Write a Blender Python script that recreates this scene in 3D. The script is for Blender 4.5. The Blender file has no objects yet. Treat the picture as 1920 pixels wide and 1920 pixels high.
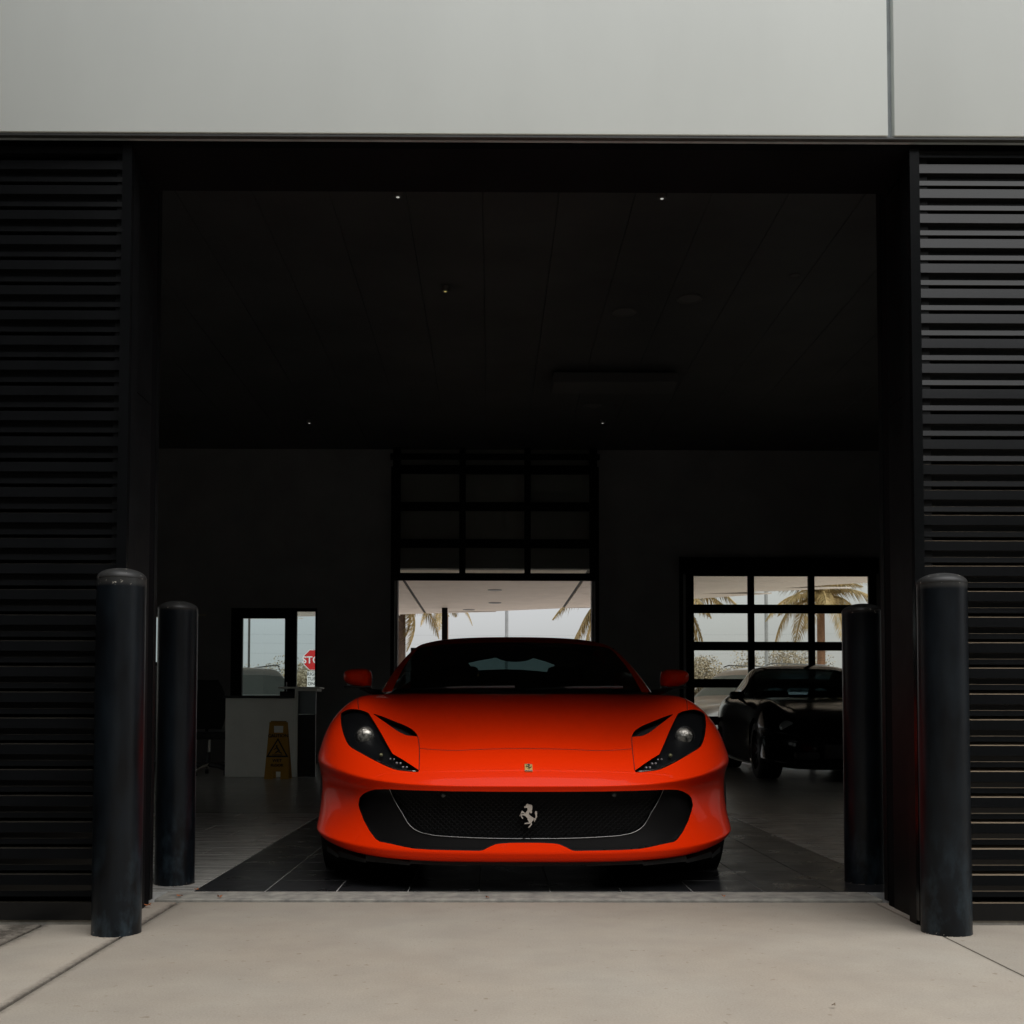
import bpy, bmesh, math, random
import numpy as np
from mathutils import Vector, Matrix
from mathutils.bvhtree import BVHTree
from mathutils.geometry import tessellate_polygon
random.seed(7); rng = np.random.default_rng(7)
R = math.radians
scene = bpy.context.scene
COL = scene.collection

# ------------------------------------------------------------------ camera
F_PX, PX0, PY0 = 2050.0, 933.0, 1256.0          # focal length and principal point on a 1920 px frame
CAM = np.array([0.0, 0.0, 0.772])
YAW, PITCH, ROLL = 0.0059, 0.0394, 0.0018
_f0 = np.array([math.sin(YAW)*math.cos(PITCH), math.cos(YAW)*math.cos(PITCH), math.sin(PITCH)])
_r0 = np.array([math.cos(YAW), -math.sin(YAW), 0.0])
_u0 = np.cross(_r0, _f0)
C_R = _r0*math.cos(ROLL) + _u0*math.sin(ROLL)
C_U = _u0*math.cos(ROLL) - _r0*math.sin(ROLL)
C_F = _f0
cam_data = bpy.data.cameras.new('camera')
cam_data.sensor_width = 36; cam_data.lens = F_PX/1920*36
cam_data.shift_x = (960-PX0)/1920; cam_data.shift_y = (PY0-960)/1920
cam_data.clip_start = 0.05; cam_data.clip_end = 2000
cam = bpy.data.objects.new('camera', cam_data); COL.objects.link(cam)
cam.matrix_world = Matrix(((C_R[0], C_U[0], -C_F[0], CAM[0]), (C_R[1], C_U[1], -C_F[1], CAM[1]), (C_R[2], C_U[2], -C_F[2], CAM[2]), (0, 0, 0, 1)))
scene.camera = cam

# ------------------------------------------------------------------ sky, sun, exposure
SUN_EL, SUN_AZ = 63.0, 150.0      # azimuth clockwise from +Y: behind the camera, to its right
SKY_H, SKY_Z = 0.27, 2.25
world = bpy.data.worlds.new('World'); scene.world = world; world.use_nodes = True
wn, wl = world.node_tree.nodes, world.node_tree.links
bg = wn['Background']
sky = wn.new('ShaderNodeTexSky'); sky.sky_type = 'NISHITA'; sky.sun_disc = False
sky.sun_elevation = R(SUN_EL); sky.sun_rotation = R(SUN_AZ)
sky.air_density = 1.0; sky.dust_density = 0.3; sky.ozone_density = 1.0
hs = wn.new('ShaderNodeHueSaturation'); hs.inputs['Saturation'].default_value = 0.10
wl.new(sky.outputs[0], hs.inputs['Color'])
# overcast: the cloud layer is brightest overhead (CIE overcast law, the same all round the compass)
tc = wn.new('ShaderNodeTexCoord'); sp = wn.new('ShaderNodeSeparateXYZ'); wl.new(tc.outputs['Generated'], sp.inputs[0])
mr = wn.new('ShaderNodeMapRange'); mr.inputs['From Min'].default_value = 0.0; mr.inputs['From Max'].default_value = 1.0
mr.inputs['To Min'].default_value = SKY_H; mr.inputs['To Max'].default_value = SKY_Z; wl.new(sp.outputs['Z'], mr.inputs['Value'])
sc = wn.new('ShaderNodeMix'); sc.data_type = 'RGBA'; sc.blend_type = 'MULTIPLY'; sc.inputs['Factor'].default_value = 1.0
wl.new(hs.outputs[0], sc.inputs['A']); wl.new(mr.outputs['Result'], sc.inputs['B']); wl.new(sc.outputs['Result'], bg.inputs['Color'])
bg.inputs['Strength'].default_value = 0.15
sun_d = bpy.data.lights.new('sun', 'SUN'); sun_d.energy = 1.5; sun_d.angle = R(60); sun_d.color = (1.0, 0.98, 0.95)
sun = bpy.data.objects.new('sun', sun_d); COL.objects.link(sun)
sd = Vector((math.sin(R(SUN_AZ))*math.cos(R(SUN_EL)), math.cos(R(SUN_AZ))*math.cos(R(SUN_EL)), math.sin(R(SUN_EL))))
sun.rotation_euler = (-sd).to_track_quat('-Z', 'Y').to_euler(); sun.location = sd*30
scene.view_settings.view_transform = 'Standard'; scene.view_settings.look = 'None'
scene.view_settings.exposure = 0.4; scene.view_settings.gamma = 1.0; scene.view_settings.use_curve_mapping = False
scene.render.engine = 'CYCLES'
scene.cycles.use_denoising = True
scene.cycles.max_bounces = 7; scene.cycles.diffuse_bounces = 4; scene.cycles.glossy_bounces = 3; scene.cycles.transparent_max_bounces = 16
scene.cycles.sample_clamp_indirect = 6.0

def project(P):
    v = np.atleast_2d(np.asarray(P, float)) - CAM
    zc = v @ C_F
    return np.stack([PX0 + F_PX*(v @ C_R)/zc, PY0 - F_PX*(v @ C_U)/zc], 1)
def pixdir(px, py):
    return C_F + C_R*((px-PX0)/F_PX) + C_U*((PY0-py)/F_PX)
def at(px, py, Y):
    d = pixdir(px, py); p = CAM + d*(Y/d[1]); return Vector(p)
def on_floor(px, py, z=0.0):
    d = pixdir(px, py); p = CAM + d*((z-CAM[2])/d[2]); return Vector(p)

# ------------------------------------------------------------------ materials
MATS = {}
def nodes_of(m):
    return m.node_tree.nodes, m.node_tree.links, m.node_tree.nodes['Principled BSDF']
def mat(name, color, rough=0.5, metal=0.0, coat=0.0, spec=0.5, var=0.0, var2=None, scale=6.0, bump=0.0, bscale=60.0, rvar=0.0, coat_rough=0.05, detail=5, stretch=(1, 1, 1)):
    """principled material whose colour drifts with object-space noise between color*(1-var) and var2 (or color*(1+var))"""
    if name in MATS: return MATS[name]
    m = bpy.data.materials.new(name); m.use_nodes = True
    n, l, b = nodes_of(m)
    b.inputs['Base Color'].default_value = (*color, 1); b.inputs['Roughness'].default_value = rough
    b.inputs['Metallic'].default_value = metal; b.inputs['Coat Weight'].default_value = coat
    b.inputs['Coat Roughness'].default_value = coat_rough
    b.inputs['Specular IOR Level'].default_value = spec
    geo = n.new('ShaderNodeNewGeometry'); mp = n.new('ShaderNodeMapping'); mp.inputs['Scale'].default_value = stretch
    l.new(geo.outputs['Position'], mp.inputs['Vector'])
    if var > 0 or var2 or rvar > 0:
        t = n.new('ShaderNodeTexNoise'); t.inputs['Scale'].default_value = scale; t.inputs['Detail'].default_value = detail; t.inputs['Roughness'].default_value = 0.6
        l.new(mp.outputs[0], t.inputs['Vector'])
        r = n.new('ShaderNodeValToRGB'); r.color_ramp.elements[0].position = 0.3; r.color_ramp.elements[1].position = 0.7
        c1 = tuple(c*(1-var) for c in color); c2 = var2 or tuple(min(1, c*(1+var)) for c in color)
        r.color_ramp.elements[0].color = (*c1, 1); r.color_ramp.elements[1].color = (*c2, 1)
        l.new(t.outputs['Fac'], r.inputs['Fac']); l.new(r.outputs['Color'], b.inputs['Base Color'])
        if rvar > 0:
            mr = n.new('ShaderNodeMapRange'); mr.inputs['From Min'].default_value = 0.3; mr.inputs['From Max'].default_value = 0.7
            mr.inputs['To Min'].default_value = max(0.02, rough-rvar); mr.inputs['To Max'].default_value = min(1, rough+rvar)
            l.new(t.outputs['Fac'], mr.inputs['Value']); l.new(mr.outputs['Result'], b.inputs['Roughness'])
    if bump > 0:
        t2 = n.new('ShaderNodeTexNoise'); t2.inputs['Scale'].default_value = bscale; t2.inputs['Detail'].default_value = 4
        l.new(mp.outputs[0], t2.inputs['Vector'])
        bp = n.new('ShaderNodeBump'); bp.inputs['Strength'].default_value = bump; bp.inputs['Distance'].default_value = 0.01
        l.new(t2.outputs['Fac'], bp.inputs['Height']); l.new(bp.outputs['Normal'], b.inputs['Normal'])
    MATS[name] = m
    return m
def glass(name, tint=(1, 1, 1), ior=1.45, rough=0.0):
    if name in MATS: return MATS[name]
    m = bpy.data.materials.new(name); m.use_nodes = True
    n, l = m.node_tree.nodes, m.node_tree.links
    n.remove(n['Principled BSDF']); out = n['Material Output']
    tr = n.new('ShaderNodeBsdfTransparent'); tr.inputs['Color'].default_value = (*tint, 1)
    gl = n.new('ShaderNodeBsdfGlossy'); gl.inputs['Roughness'].default_value = rough
    lw = n.new('ShaderNodeLayerWeight'); lw.inputs['Blend'].default_value = 0.5      # Schlick, the same from both sides of the sheet
    pw = n.new('ShaderNodeMath'); pw.operation = 'POWER'; pw.inputs[1].default_value = 5.0; l.new(lw.outputs['Facing'], pw.inputs[0])
    fr = n.new('ShaderNodeMath'); fr.operation = 'MULTIPLY_ADD'; fr.inputs[1].default_value = 0.95; fr.inputs[2].default_value = 0.045; l.new(pw.outputs[0], fr.inputs[0])
    mx = n.new('ShaderNodeMixShader')
    l.new(fr.outputs[0], mx.inputs[0]); l.new(tr.outputs[0], mx.inputs[1]); l.new(gl.outputs[0], mx.inputs[2]); l.new(mx.outputs[0], out.inputs['Surface'])
    MATS[name] = m
    return m
def emit(name, color, strength):
    m = bpy.data.materials.new(name); m.use_nodes = True
    n, l, b = nodes_of(m)
    b.inputs['Base Color'].default_value = (*color, 1); b.inputs['Emission Color'].default_value = (*color, 1); b.inputs['Emission Strength'].default_value = strength
    MATS[name] = m; return m

# ------------------------------------------------------------------ mesh helpers
class MB:
    def __init__(s): s.v, s.f = [], []
    def add(s, vs, fs):
        o = len(s.v); s.v.extend([tuple(map(float, v)) for v in vs]); s.f.extend([tuple(i+o for i in f) for f in fs]); return s
    def box(s, x0, x1, y0, y1, z0, z1, ch=0.0):
        if ch <= 0:
            vs = [(x0,y0,z0),(x1,y0,z0),(x1,y1,z0),(x0,y1,z0),(x0,y0,z1),(x1,y0,z1),(x1,y1,z1),(x0,y1,z1)]
            return s.add(vs, [(0,3,2,1),(4,5,6,7),(0,1,5,4),(1,2,6,5),(2,3,7,6),(3,0,4,7)])
        bm = bmesh.new(); bmesh.ops.create_cube(bm, size=1)
        for v in bm.verts: v.co = ((x0+x1)/2+v.co.x*(x1-x0), (y0+y1)/2+v.co.y*(y1-y0), (z0+z1)/2+v.co.z*(z1-z0))
        bmesh.ops.bevel(bm, geom=bm.edges[:], offset=ch, segments=2, profile=0.5, affect='EDGES')
        return s.frombm(bm)
    def frombm(s, bm):
        bm.verts.index_update(); s.add([v.co for v in bm.verts], [[v.index for v in f.verts] for f in bm.faces]); bm.free(); return s
    def tube(s, pts, rad, n=8, caps=True):
        pts = [Vector(p) for p in pts]
        rads = rad if hasattr(rad, '__len__') else [rad]*len(pts)
        rings, ref = [], None
        for i, p in enumerate(pts):
            t = (pts[min(i+1, len(pts)-1)] - pts[max(i-1, 0)]).normalized()
            if ref is None: ref = t.cross(Vector((0,0,1))) if abs(t.z) < 0.9 else t.cross(Vector((1,0,0)))
            ref = (ref - t*ref.dot(t)).normalized(); b = t.cross(ref)
            rings.append([p + (ref*math.cos(2*math.pi*k/n) + b*math.sin(2*math.pi*k/n))*rads[i] for k in range(n)])
        vs = [v for r in rings for v in r]; fs = []
        for i in range(len(pts)-1):
            for k in range(n): fs.append((i*n+k, i*n+(k+1)%n, (i+1)*n+(k+1)%n, (i+1)*n+k))
        if caps: fs.append(tuple(range(n-1, -1, -1))); fs.append(tuple((len(pts)-1)*n+k for k in range(n)))
        return s.add(vs, fs)
    def lathe(s, prof, n=32, c=(0,0,0), axis='z'):
        """profile of (radius, height)"""
        vs, fs = [], []
        for r, h in prof:
            for k in range(n):
                a = 2*math.pi*k/n; p = (r*math.cos(a), r*math.sin(a), h)
                if axis == 'y': p = (p[0], -p[2], p[1])
                if axis == 'x': p = (p[2], p[0], p[1])
                vs.append((c[0]+p[0], c[1]+p[1], c[2]+p[2]))
        for i in range(len(prof)-1):
            for k in range(n): fs.append((i*n+k, i*n+(k+1)%n, (i+1)*n+(k+1)%n, (i+1)*n+k))
        return s.add(vs, fs)
    def prism(s, poly, y0, y1):
        """polygon in (x, z), extruded along y"""
        n = len(poly); vs = [(x, y0, z) for x, z in poly] + [(x, y1, z) for x, z in poly]
        tri = tessellate_polygon([[Vector((x, z, 0)) for x, z in poly]])
        fs = [tuple(t) for t in tri] + [tuple(i+n for i in reversed(t)) for t in tri]
        for i in range(n): fs.append((i, (i+1) % n, n+(i+1) % n, n+i))
        return s.add(vs, fs)
    def xform(s, M):
        s.v = [tuple(M @ Vector(v)) for v in s.v]; return s
    def build(s, name, m, parent=None, smooth=False, fixn=True):
        me = bpy.data.meshes.new(name); me.from_pydata(s.v, [], s.f); me.update()
        if fixn:
            bm = bmesh.new(); bm.from_mesh(me); bmesh.ops.recalc_face_normals(bm, faces=bm.faces[:]); bm.to_mesh(me); bm.free()
        return link(name, me, m, parent, smooth)
def link(name, me, m, parent=None, smooth=False):
    if m is not None and len(me.materials) == 0: me.materials.append(m)
    if smooth is True: me.polygons.foreach_set('use_smooth', [True]*len(me.polygons))
    elif smooth: 
        me.polygons.foreach_set('use_smooth', [True]*len(me.polygons)); me.set_sharp_from_angle(angle=R(smooth))
    o = bpy.data.objects.new(name, me); COL.objects.link(o)
    if parent is not None: o.parent = parent
    return o
def empty(name, loc=(0,0,0), rz=0.0, parent=None):
    o = bpy.data.objects.new(name, None); COL.objects.link(o); o.location = loc; o.rotation_euler = (0,0,rz); o.empty_display_size = 0.1
    if parent is not None: o.parent = parent
    return o
def tag(o, label=None, cat=None, group=None, kind=None):
    if label: o['label'] = label
    if cat: o['category'] = cat
    if group: o['group'] = group
    if kind: o['kind'] = kind
    return o
def copy_tree(o, parent=None):
    c = o.copy(); COL.objects.link(c); c.parent = parent
    for ch in list(o.children): copy_tree(ch, c)
    return c
def text_mb(txt, size, depth=0.002, bold=0.0):
    """text lying in the x-z plane, centred on the origin, facing -y"""
    cu = bpy.data.curves.new('lettering', 'FONT'); cu.body = txt; cu.size = size; cu.align_x = 'CENTER'; cu.align_y = 'CENTER'; cu.extrude = depth; cu.offset = bold
    ob = bpy.data.objects.new('lettering', cu); COL.objects.link(ob)
    bpy.context.view_layer.update()
    me = ob.evaluated_get(bpy.context.evaluated_depsgraph_get()).to_mesh()
    mb = MB(); mb.add([(v.co.x, -v.co.z, v.co.y) for v in me.vertices], [tuple(p.vertices) for p in me.polygons])
    ob.evaluated_get(bpy.context.evaluated_depsgraph_get()).to_mesh_clear(); bpy.data.objects.remove(ob); bpy.data.curves.remove(cu)
    return mb
def subdivide(V, F, mi, levels):
    """Catmull-Clark of a cage; returns dense vertices, faces and inherited material index"""
    me = bpy.data.meshes.new('cage'); me.from_pydata([tuple(v) for v in V], [], F); me.update()
    mx = max(mi)
    for i in range(mx+1): me.materials.append(None)
    me.polygons.foreach_set('material_index', mi)
    ob = bpy.data.objects.new('cage', me); COL.objects.link(ob)
    md = ob.modifiers.new('s', 'SUBSURF'); md.levels = levels; md.render_levels = levels; md.boundary_smooth = 'ALL'
    dg = bpy.context.evaluated_depsgraph_get(); ev = ob.evaluated_get(dg); em = ev.to_mesh()
    co = np.empty(len(em.vertices)*3); em.vertices.foreach_get('co', co); co = co.reshape(-1, 3)
    fl = np.empty(len(em.loops), dtype=np.int64); em.loops.foreach_get('vertex_index', fl); fl = fl.reshape(-1, 4)
    m2 = np.empty(len(em.polygons), dtype=np.int64); em.polygons.foreach_get('material_index', m2)
    ev.to_mesh_clear(); bpy.data.objects.remove(ob); bpy.data.meshes.remove(me)
    return co, fl, m2
def clip(V, F, s):
    """split the faces F (index tuples) by the sign of s; returns V, faces with s>0, faces with s<0, cut edges (pairs)"""
    V = [tuple(v) for v in V]; keep, inside, cut = [], [], []
    cache = {}
    def mid(a, b):
        k = (a, b) if a < b else (b, a)
        if k not in cache:
            t = s[a]/(s[a]-s[b]); pa, pb = V[a], V[b]
            V.append(tuple(pa[i]+(pb[i]-pa[i])*t for i in range(3))); cache[k] = len(V)-1
        return cache[k]
    for f in F:
        pos = [s[i] > 0 for i in f]
        if all(pos): keep.append(tuple(f)); continue
        if not any(pos): inside.append(tuple(f)); continue
        A, B, ms = [], [], []
        n = len(f)
        for i in range(n):
            a, b = f[i], f[(i+1) % n]
            (A if pos[i] else B).append(a)
            if pos[i] != pos[(i+1) % n]:
                m = mid(a, b); A.append(m); B.append(m); ms.append(m)
        if len(A) >= 3: keep.append(tuple(A))
        if len(B) >= 3: inside.append(tuple(B))
        if len(ms) == 2: cut.append((ms[0], ms[1]))
    return V, keep, inside, cut
def compact(V, F):
    used = sorted({i for f in F for i in f}); mp = {k: i for i, k in enumerate(used)}
    return [V[k] for k in used], [tuple(mp[i] for i in f) for f in F]
def sdf_poly(P, poly):
    """signed distance, negative inside the polygon"""
    P = np.asarray(P, float); poly = np.asarray(poly, float); n = len(poly)
    d = np.full(len(P), 1e18); ins = np.zeros(len(P), bool)
    for i in range(n):
        a, b = poly[i], poly[(i+1) % n]; e = b-a; w = P-a
        t = np.clip((w @ e)/max(1e-12, e @ e), 0, 1); q = w - t[:, None]*e
        d = np.minimum(d, (q*q).sum(1))
        c = (a[1] > P[:, 1]) != (b[1] > P[:, 1])
        with np.errstate(divide='ignore', invalid='ignore'):
            xi = a[0] + (P[:, 1]-a[1])*(b[0]-a[0])/(b[1]-a[1])
        ins ^= c & (P[:, 0] < xi)
    d = np.sqrt(d); d[ins] *= -1
    return d
def smooth_poly(pts, closed=True, n=6, sharp=()):
    """Catmull-Rom through the points; points whose index is in sharp stay corners"""
    pts = [np.array(p, float) for p in pts]; N = len(pts); out = []
    rngN = range(N) if closed else range(N-1)
    for i in rngN:
        p1, p2 = pts[i], pts[(i+1) % N]
        p0 = pts[(i-1) % N] if closed or i > 0 else p1
        p3 = pts[(i+2) % N] if closed or i+2 < N else p2
        if i in sharp: p0 = p1
        if (i+1) % N in sharp: p3 = p2
        for k in range(n):
            t = k/n
            out.append(0.5*((2*p1) + (p2-p0)*t + (2*p0-5*p1+4*p2-p3)*t*t + (3*p1-p0-3*p2+p3)*t**3))
    if not closed: out.append(pts[-1])
    return out


# ------------------------------------------------------------------ surface materials
def concrete_material():
    m = bpy.data.materials.new('driveway_concrete'); m.use_nodes = True; n, l, b = nodes_of(m)
    geo = n.new('ShaderNodeNewGeometry')
    def noise(sc, det=6, rg=0.6):
        t = n.new('ShaderNodeTexNoise'); t.inputs['Scale'].default_value = sc; t.inputs['Detail'].default_value = det; t.inputs['Roughness'].default_value = rg
        l.new(geo.outputs['Position'], t.inputs['Vector']); return t
    def ramp(src, p0, c0, p1, c1):
        r = n.new('ShaderNodeValToRGB'); r.color_ramp.elements[0].position = p0; r.color_ramp.elements[1].position = p1
        r.color_ramp.elements[0].color = (*c0, 1); r.color_ramp.elements[1].color = (*c1, 1); l.new(src, r.inputs['Fac']); return r
    def mix(mode, fac, a, c):
        x = n.new('ShaderNodeMix'); x.data_type = 'RGBA'; x.blend_type = mode; x.inputs['Factor'].default_value = fac
        l.new(a, x.inputs['A']); l.new(c, x.inputs['B']); return x
    big = ramp(noise(0.9, 4).outputs['Fac'], 0.32, (0.395, 0.335, 0.265), 0.68, (0.43, 0.388, 0.322))
    mid = ramp(noise(5.0, 6).outputs['Fac'], 0.3, (0.88, 0.88, 0.89), 0.7, (1, 1, 1))
    fine = ramp(noise(160.0, 3).outputs['Fac'], 0.28, (0.86, 0.85, 0.84), 0.6, (1, 1, 1))
    pit = ramp(noise(38.0, 2, 0.4).outputs['Fac'], 0.22, (0.72, 0.68, 0.62), 0.30, (1, 1, 1))
    c = mix('MULTIPLY', 1, big.outputs['Color'], mid.outputs['Color']); c = mix('MULTIPLY', 1, c.outputs['Result'], fine.outputs['Color']); c = mix('MULTIPLY', 1, c.outputs['Result'], pit.outputs['Color'])
    # mildew creeping along the two left joints: stains with a shape of their own
    sep = n.new('ShaderNodeSeparateXYZ'); l.new(geo.outputs['Position'], sep.inputs[0])
    def band(xc, w, ylo, yhi):
        d = n.new('ShaderNodeMath'); d.operation = 'SUBTRACT'; l.new(sep.outputs['X'], d.inputs[0]); d.inputs[1].default_value = xc
        a = n.new('ShaderNodeMath'); a.operation = 'ABSOLUTE'; l.new(d.outputs[0], a.inputs[0])
        mr = n.new('ShaderNodeMapRange'); mr.inputs['From Min'].default_value = 0; mr.inputs['From Max'].default_value = w; mr.inputs['To Min'].default_value = 1; mr.inputs['To Max'].default_value = 0; l.new(a.outputs[0], mr.inputs['Value'])
        my = n.new('ShaderNodeMapRange'); my.interpolation_type = 'SMOOTHSTEP'; my.inputs['From Min'].default_value = ylo; my.inputs['From Max'].default_value = yhi; l.new(sep.outputs['Y'], my.inputs['Value'])
        p = n.new('ShaderNodeMath'); p.operation = 'MULTIPLY'; l.new(mr.outputs['Result'], p.inputs[0]); l.new(my.outputs['Result'], p.inputs[1]); return p
    nz = noise(34.0, 8, 0.8)
    def stain(bd, gain):
        s = n.new('ShaderNodeMath'); s.operation = 'MULTIPLY'; l.new(bd.outputs[0], s.inputs[0]); l.new(nz.outputs['Fac'], s.inputs[1])
        mr = n.new('ShaderNodeMapRange'); mr.inputs['From Min'].default_value = 0.18; mr.inputs['From Max'].default_value = 0.5; mr.inputs['To Max'].default_value = gain; l.new(s.outputs[0], mr.inputs['Value']); return mr
    for bd, g in ((band(-1.71, 0.20, 3.40, 3.75), 1.0), (band(-1.285, 0.05, 2.2, 2.7), 0.7), (band(-1.64, 0.05, 2.5, 3.2), 0.7), (band(1.58, 0.02, 2.0, 2.6), 0.35)):
        st = stain(bd, g); x = n.new('ShaderNodeMix'); x.data_type = 'RGBA'; l.new(st.outputs['Result'], x.inputs['Factor']); l.new(c.outputs['Result'], x.inputs['A']); x.inputs['B'].default_value = (0.07, 0.058, 0.045, 1); c = x
    l.new(c.outputs['Result'], b.inputs['Base Color']); b.inputs['Roughness'].default_value = 0.85
    bp = n.new('ShaderNodeBump'); bp.inputs['Strength'].default_value = 0.25; bp.inputs['Distance'].default_value = 0.004
    l.new(noise(220.0, 3).outputs['Fac'], bp.inputs['Height']); l.new(bp.outputs['Normal'], b.inputs['Normal'])
    return m
M_CONC = concrete_material()
M_SILL = mat('threshold_concrete', (0.27, 0.26, 0.235), 0.7, var=0.35, var2=(0.38, 0.36, 0.31), scale=14, bump=0.2, bscale=90)
M_DIRT = mat('joint_dirt', (0.05, 0.042, 0.033), 0.95, var=0.5, scale=30)
M_PANEL = mat('facade_white_panel', (0.765, 0.80, 0.765), 0.5, var=0.022, scale=1.6, rvar=0.06, stretch=(1.6, 1, 0.5), bump=0.05, bscale=1.2)
M_REVEAL = mat('panel_joint_metal', (0.30, 0.33, 0.34), 0.45, var=0.15, scale=8)
M_DRIP = mat('drip_edge_metal', (0.045, 0.047, 0.045), 0.4, var=0.3, scale=5)
M_BLACK = mat('black_painted_metal', (0.005, 0.0055, 0.006), 0.5, spec=0.12, var=0.25, scale=4, rvar=0.08)
M_JAMB = mat('jamb_black_metal', (0.005, 0.0052, 0.006), 0.75, spec=0.05, var=0.3, scale=3)
def slat_material(name='louver_slat_metal', dust=(0.30, 0.235, 0.165)):
    m = bpy.data.materials.new(name); m.use_nodes = True; n, l, b = nodes_of(m)
    geo = n.new('ShaderNodeNewGeometry'); sep = n.new('ShaderNodeSeparateXYZ'); l.new(geo.outputs['True Normal'], sep.inputs[0])
    mr = n.new('ShaderNodeMapRange'); mr.inputs['From Min'].default_value = 0.6; mr.inputs['From Max'].default_value = 0.9; l.new(sep.outputs['Z'], mr.inputs['Value'])
    t = n.new('ShaderNodeTexNoise'); t.inputs['Scale'].default_value = 3; t.inputs['Detail'].default_value = 5; l.new(geo.outputs['Position'], t.inputs['Vector'])
    r = n.new('ShaderNodeValToRGB'); r.color_ramp.elements[0].color = (0.004, 0.0044, 0.0048, 1); r.color_ramp.elements[1].color = (0.006, 0.0064, 0.007, 1); r.color_ramp.elements[0].position = 0.3; r.color_ramp.elements[1].position = 0.7
    l.new(t.outputs['Fac'], r.inputs['Fac'])
    # settled dust lies on the upward ledges
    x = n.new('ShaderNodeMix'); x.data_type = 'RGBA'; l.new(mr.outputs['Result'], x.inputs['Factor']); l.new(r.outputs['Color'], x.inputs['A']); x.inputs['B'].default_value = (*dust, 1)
    l.new(x.outputs['Result'], b.inputs['Base Color']); b.inputs['Roughness'].default_value = 0.2; b.inputs['Specular IOR Level'].default_value = 0.25
    return m
M_SLAT = slat_material(); M_SLAT_SHADED = slat_material('louver_slat_metal_shaded', (0.03, 0.027, 0.022))  # second copy, left screen: ledge dust painted darker to stand in for shade
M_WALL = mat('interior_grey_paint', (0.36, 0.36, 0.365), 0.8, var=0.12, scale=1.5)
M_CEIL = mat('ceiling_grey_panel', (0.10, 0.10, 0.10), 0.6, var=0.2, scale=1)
def tile_material(name, c, rough, streak):
    m = mat(name, c, rough, var=0.22, scale=5, rvar=0.08, stretch=streak)
    return m
M_DTILE = tile_material('dark_floor_tile', (0.020, 0.0205, 0.022), 0.32, (1, 1, 1))
M_LTILE = tile_material('light_floor_tile', (0.36, 0.35, 0.32), 0.28, (0.5, 8, 1))
M_GROUT = mat('tile_grout', (0.60, 0.59, 0.56), 0.8, var=0.2, scale=20)
def field_material(name, c, c2, w, h):
    m = bpy.data.materials.new(name); m.use_nodes = True; n, l, b = nodes_of(m)
    geo = n.new('ShaderNodeNewGeometry'); br = n.new('ShaderNodeTexBrick'); br.offset = 0.5 if w > h else 0.0
    br.inputs['Color1'].default_value = (*c, 1); br.inputs['Color2'].default_value = (*[k*0.9 for k in c], 1); br.inputs['Mortar'].default_value = (*c2, 1)
    br.inputs['Scale'].default_value = 1; br.inputs['Brick Width'].default_value = w; br.inputs['Row Height'].default_value = h; br.inputs['Mortar Size'].default_value = 0.003
    l.new(geo.outputs['Position'], br.inputs['Vector']); l.new(br.outputs['Color'], b.inputs['Base Color']); b.inputs['Roughness'].default_value = 0.26
    return m
M_DFIELD = field_material('dark_tile_field', (0.022, 0.0225, 0.024), (0.2, 0.2, 0.19), 0.305, 0.305)
M_LFIELD = field_material('light_tile_field', (0.30, 0.29, 0.265), (0.5, 0.48, 0.45), 0.61, 0.305)
M_ASPH = mat('parking_asphalt', (0.06, 0.06, 0.058), 0.9, var=0.25, scale=3, bump=0.3, bscale=120)
M_REARCONC = mat('rear_apron_concrete', (0.52, 0.48, 0.43), 0.85, var=0.12, scale=2)
M_SOFFIT = mat('canopy_soffit_paint', (0.82, 0.72, 0.64), 0.6, var=0.05, scale=2)
M_SLOT = mat('soffit_slot_black', (0.02, 0.02, 0.02), 0.7)
M_PANE = glass('door_pane_glass', (0.94, 0.95, 0.92))
M_PANE_BLUE = glass('entry_pane_glass', (0.82, 0.88, 0.88))

# ------------------------------------------------------------------ the setting: ground, driveway, floor
tag(MB().add([(-400,-400,-0.08),(400,-400,-0.08),(400,600,-0.08),(-400,600,-0.08)], [(0,1,2,3)]).build('ground', M_ASPH), 'grey asphalt ground reaching to the horizon', kind='structure')
tag(MB().box(-9.0, 9.0, -14, 4.535, -0.07, -0.035).build('driveway', M_DIRT), 'dark soil bed showing in the driveway joints', kind='structure')
drive = bpy.data.objects['driveway']
for (x0, x1) in ((-9.0, -4.6), (-4.593, -1.646), (-1.634, -1.289), (-1.277, 1.583), (1.588, 4.6), (4.607, 9.0)):
    for (y0, y1) in ((-14, -7.5), (-7.493, -2.0), (-1.993, 4.53)):
        MB().box(x0, x1, y0, y1, -0.034, -0.006, ch=0.004).build('concrete_slab', M_CONC, drive, smooth=30)
th = tag(MB().box(-1.385, 1.62, 4.542, 4.742, -0.05, 0.0035, ch=0.004).build('threshold', M_SILL), 'grey concrete threshold strip along the doorway', kind='structure')
rear_apron = tag(MB().box(-30, 30, 17.32, 46, -0.06, -0.02).build('rear_driveway', M_REARCONC), 'pale concrete forecourt behind the building', kind='structure')
fl = tag(MB().box(-6.2, 6.6, 4.745, 17.3, -0.05, 0.0).build('floor', M_GROUT), 'tiled showroom floor, dark strip between pale planks', kind='structure')
X_D0 = -1.277; TW = 0.3075; NT = 10; Y_T0 = 4.748; TD = 0.3045; NROW = 10
tme = None
def tile(w, d, x, y, m, z=0.004):
    key = (round(w, 4), round(d, 4), m.name)
    if key not in tile.cache:
        mb = MB().box(0, w-0.0055, 0, d-0.0055, -0.003, 0.004, ch=0.0012)
        me = bpy.data.meshes.new('floor_tile'); me.from_pydata(mb.v, [], mb.f); me.update(); me.materials.append(m); tile.cache[key] = me
    o = link('floor_tile', tile.cache[key], None, fl); o.location = (x, y, 0.0); return o
tile.cache = {}
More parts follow.
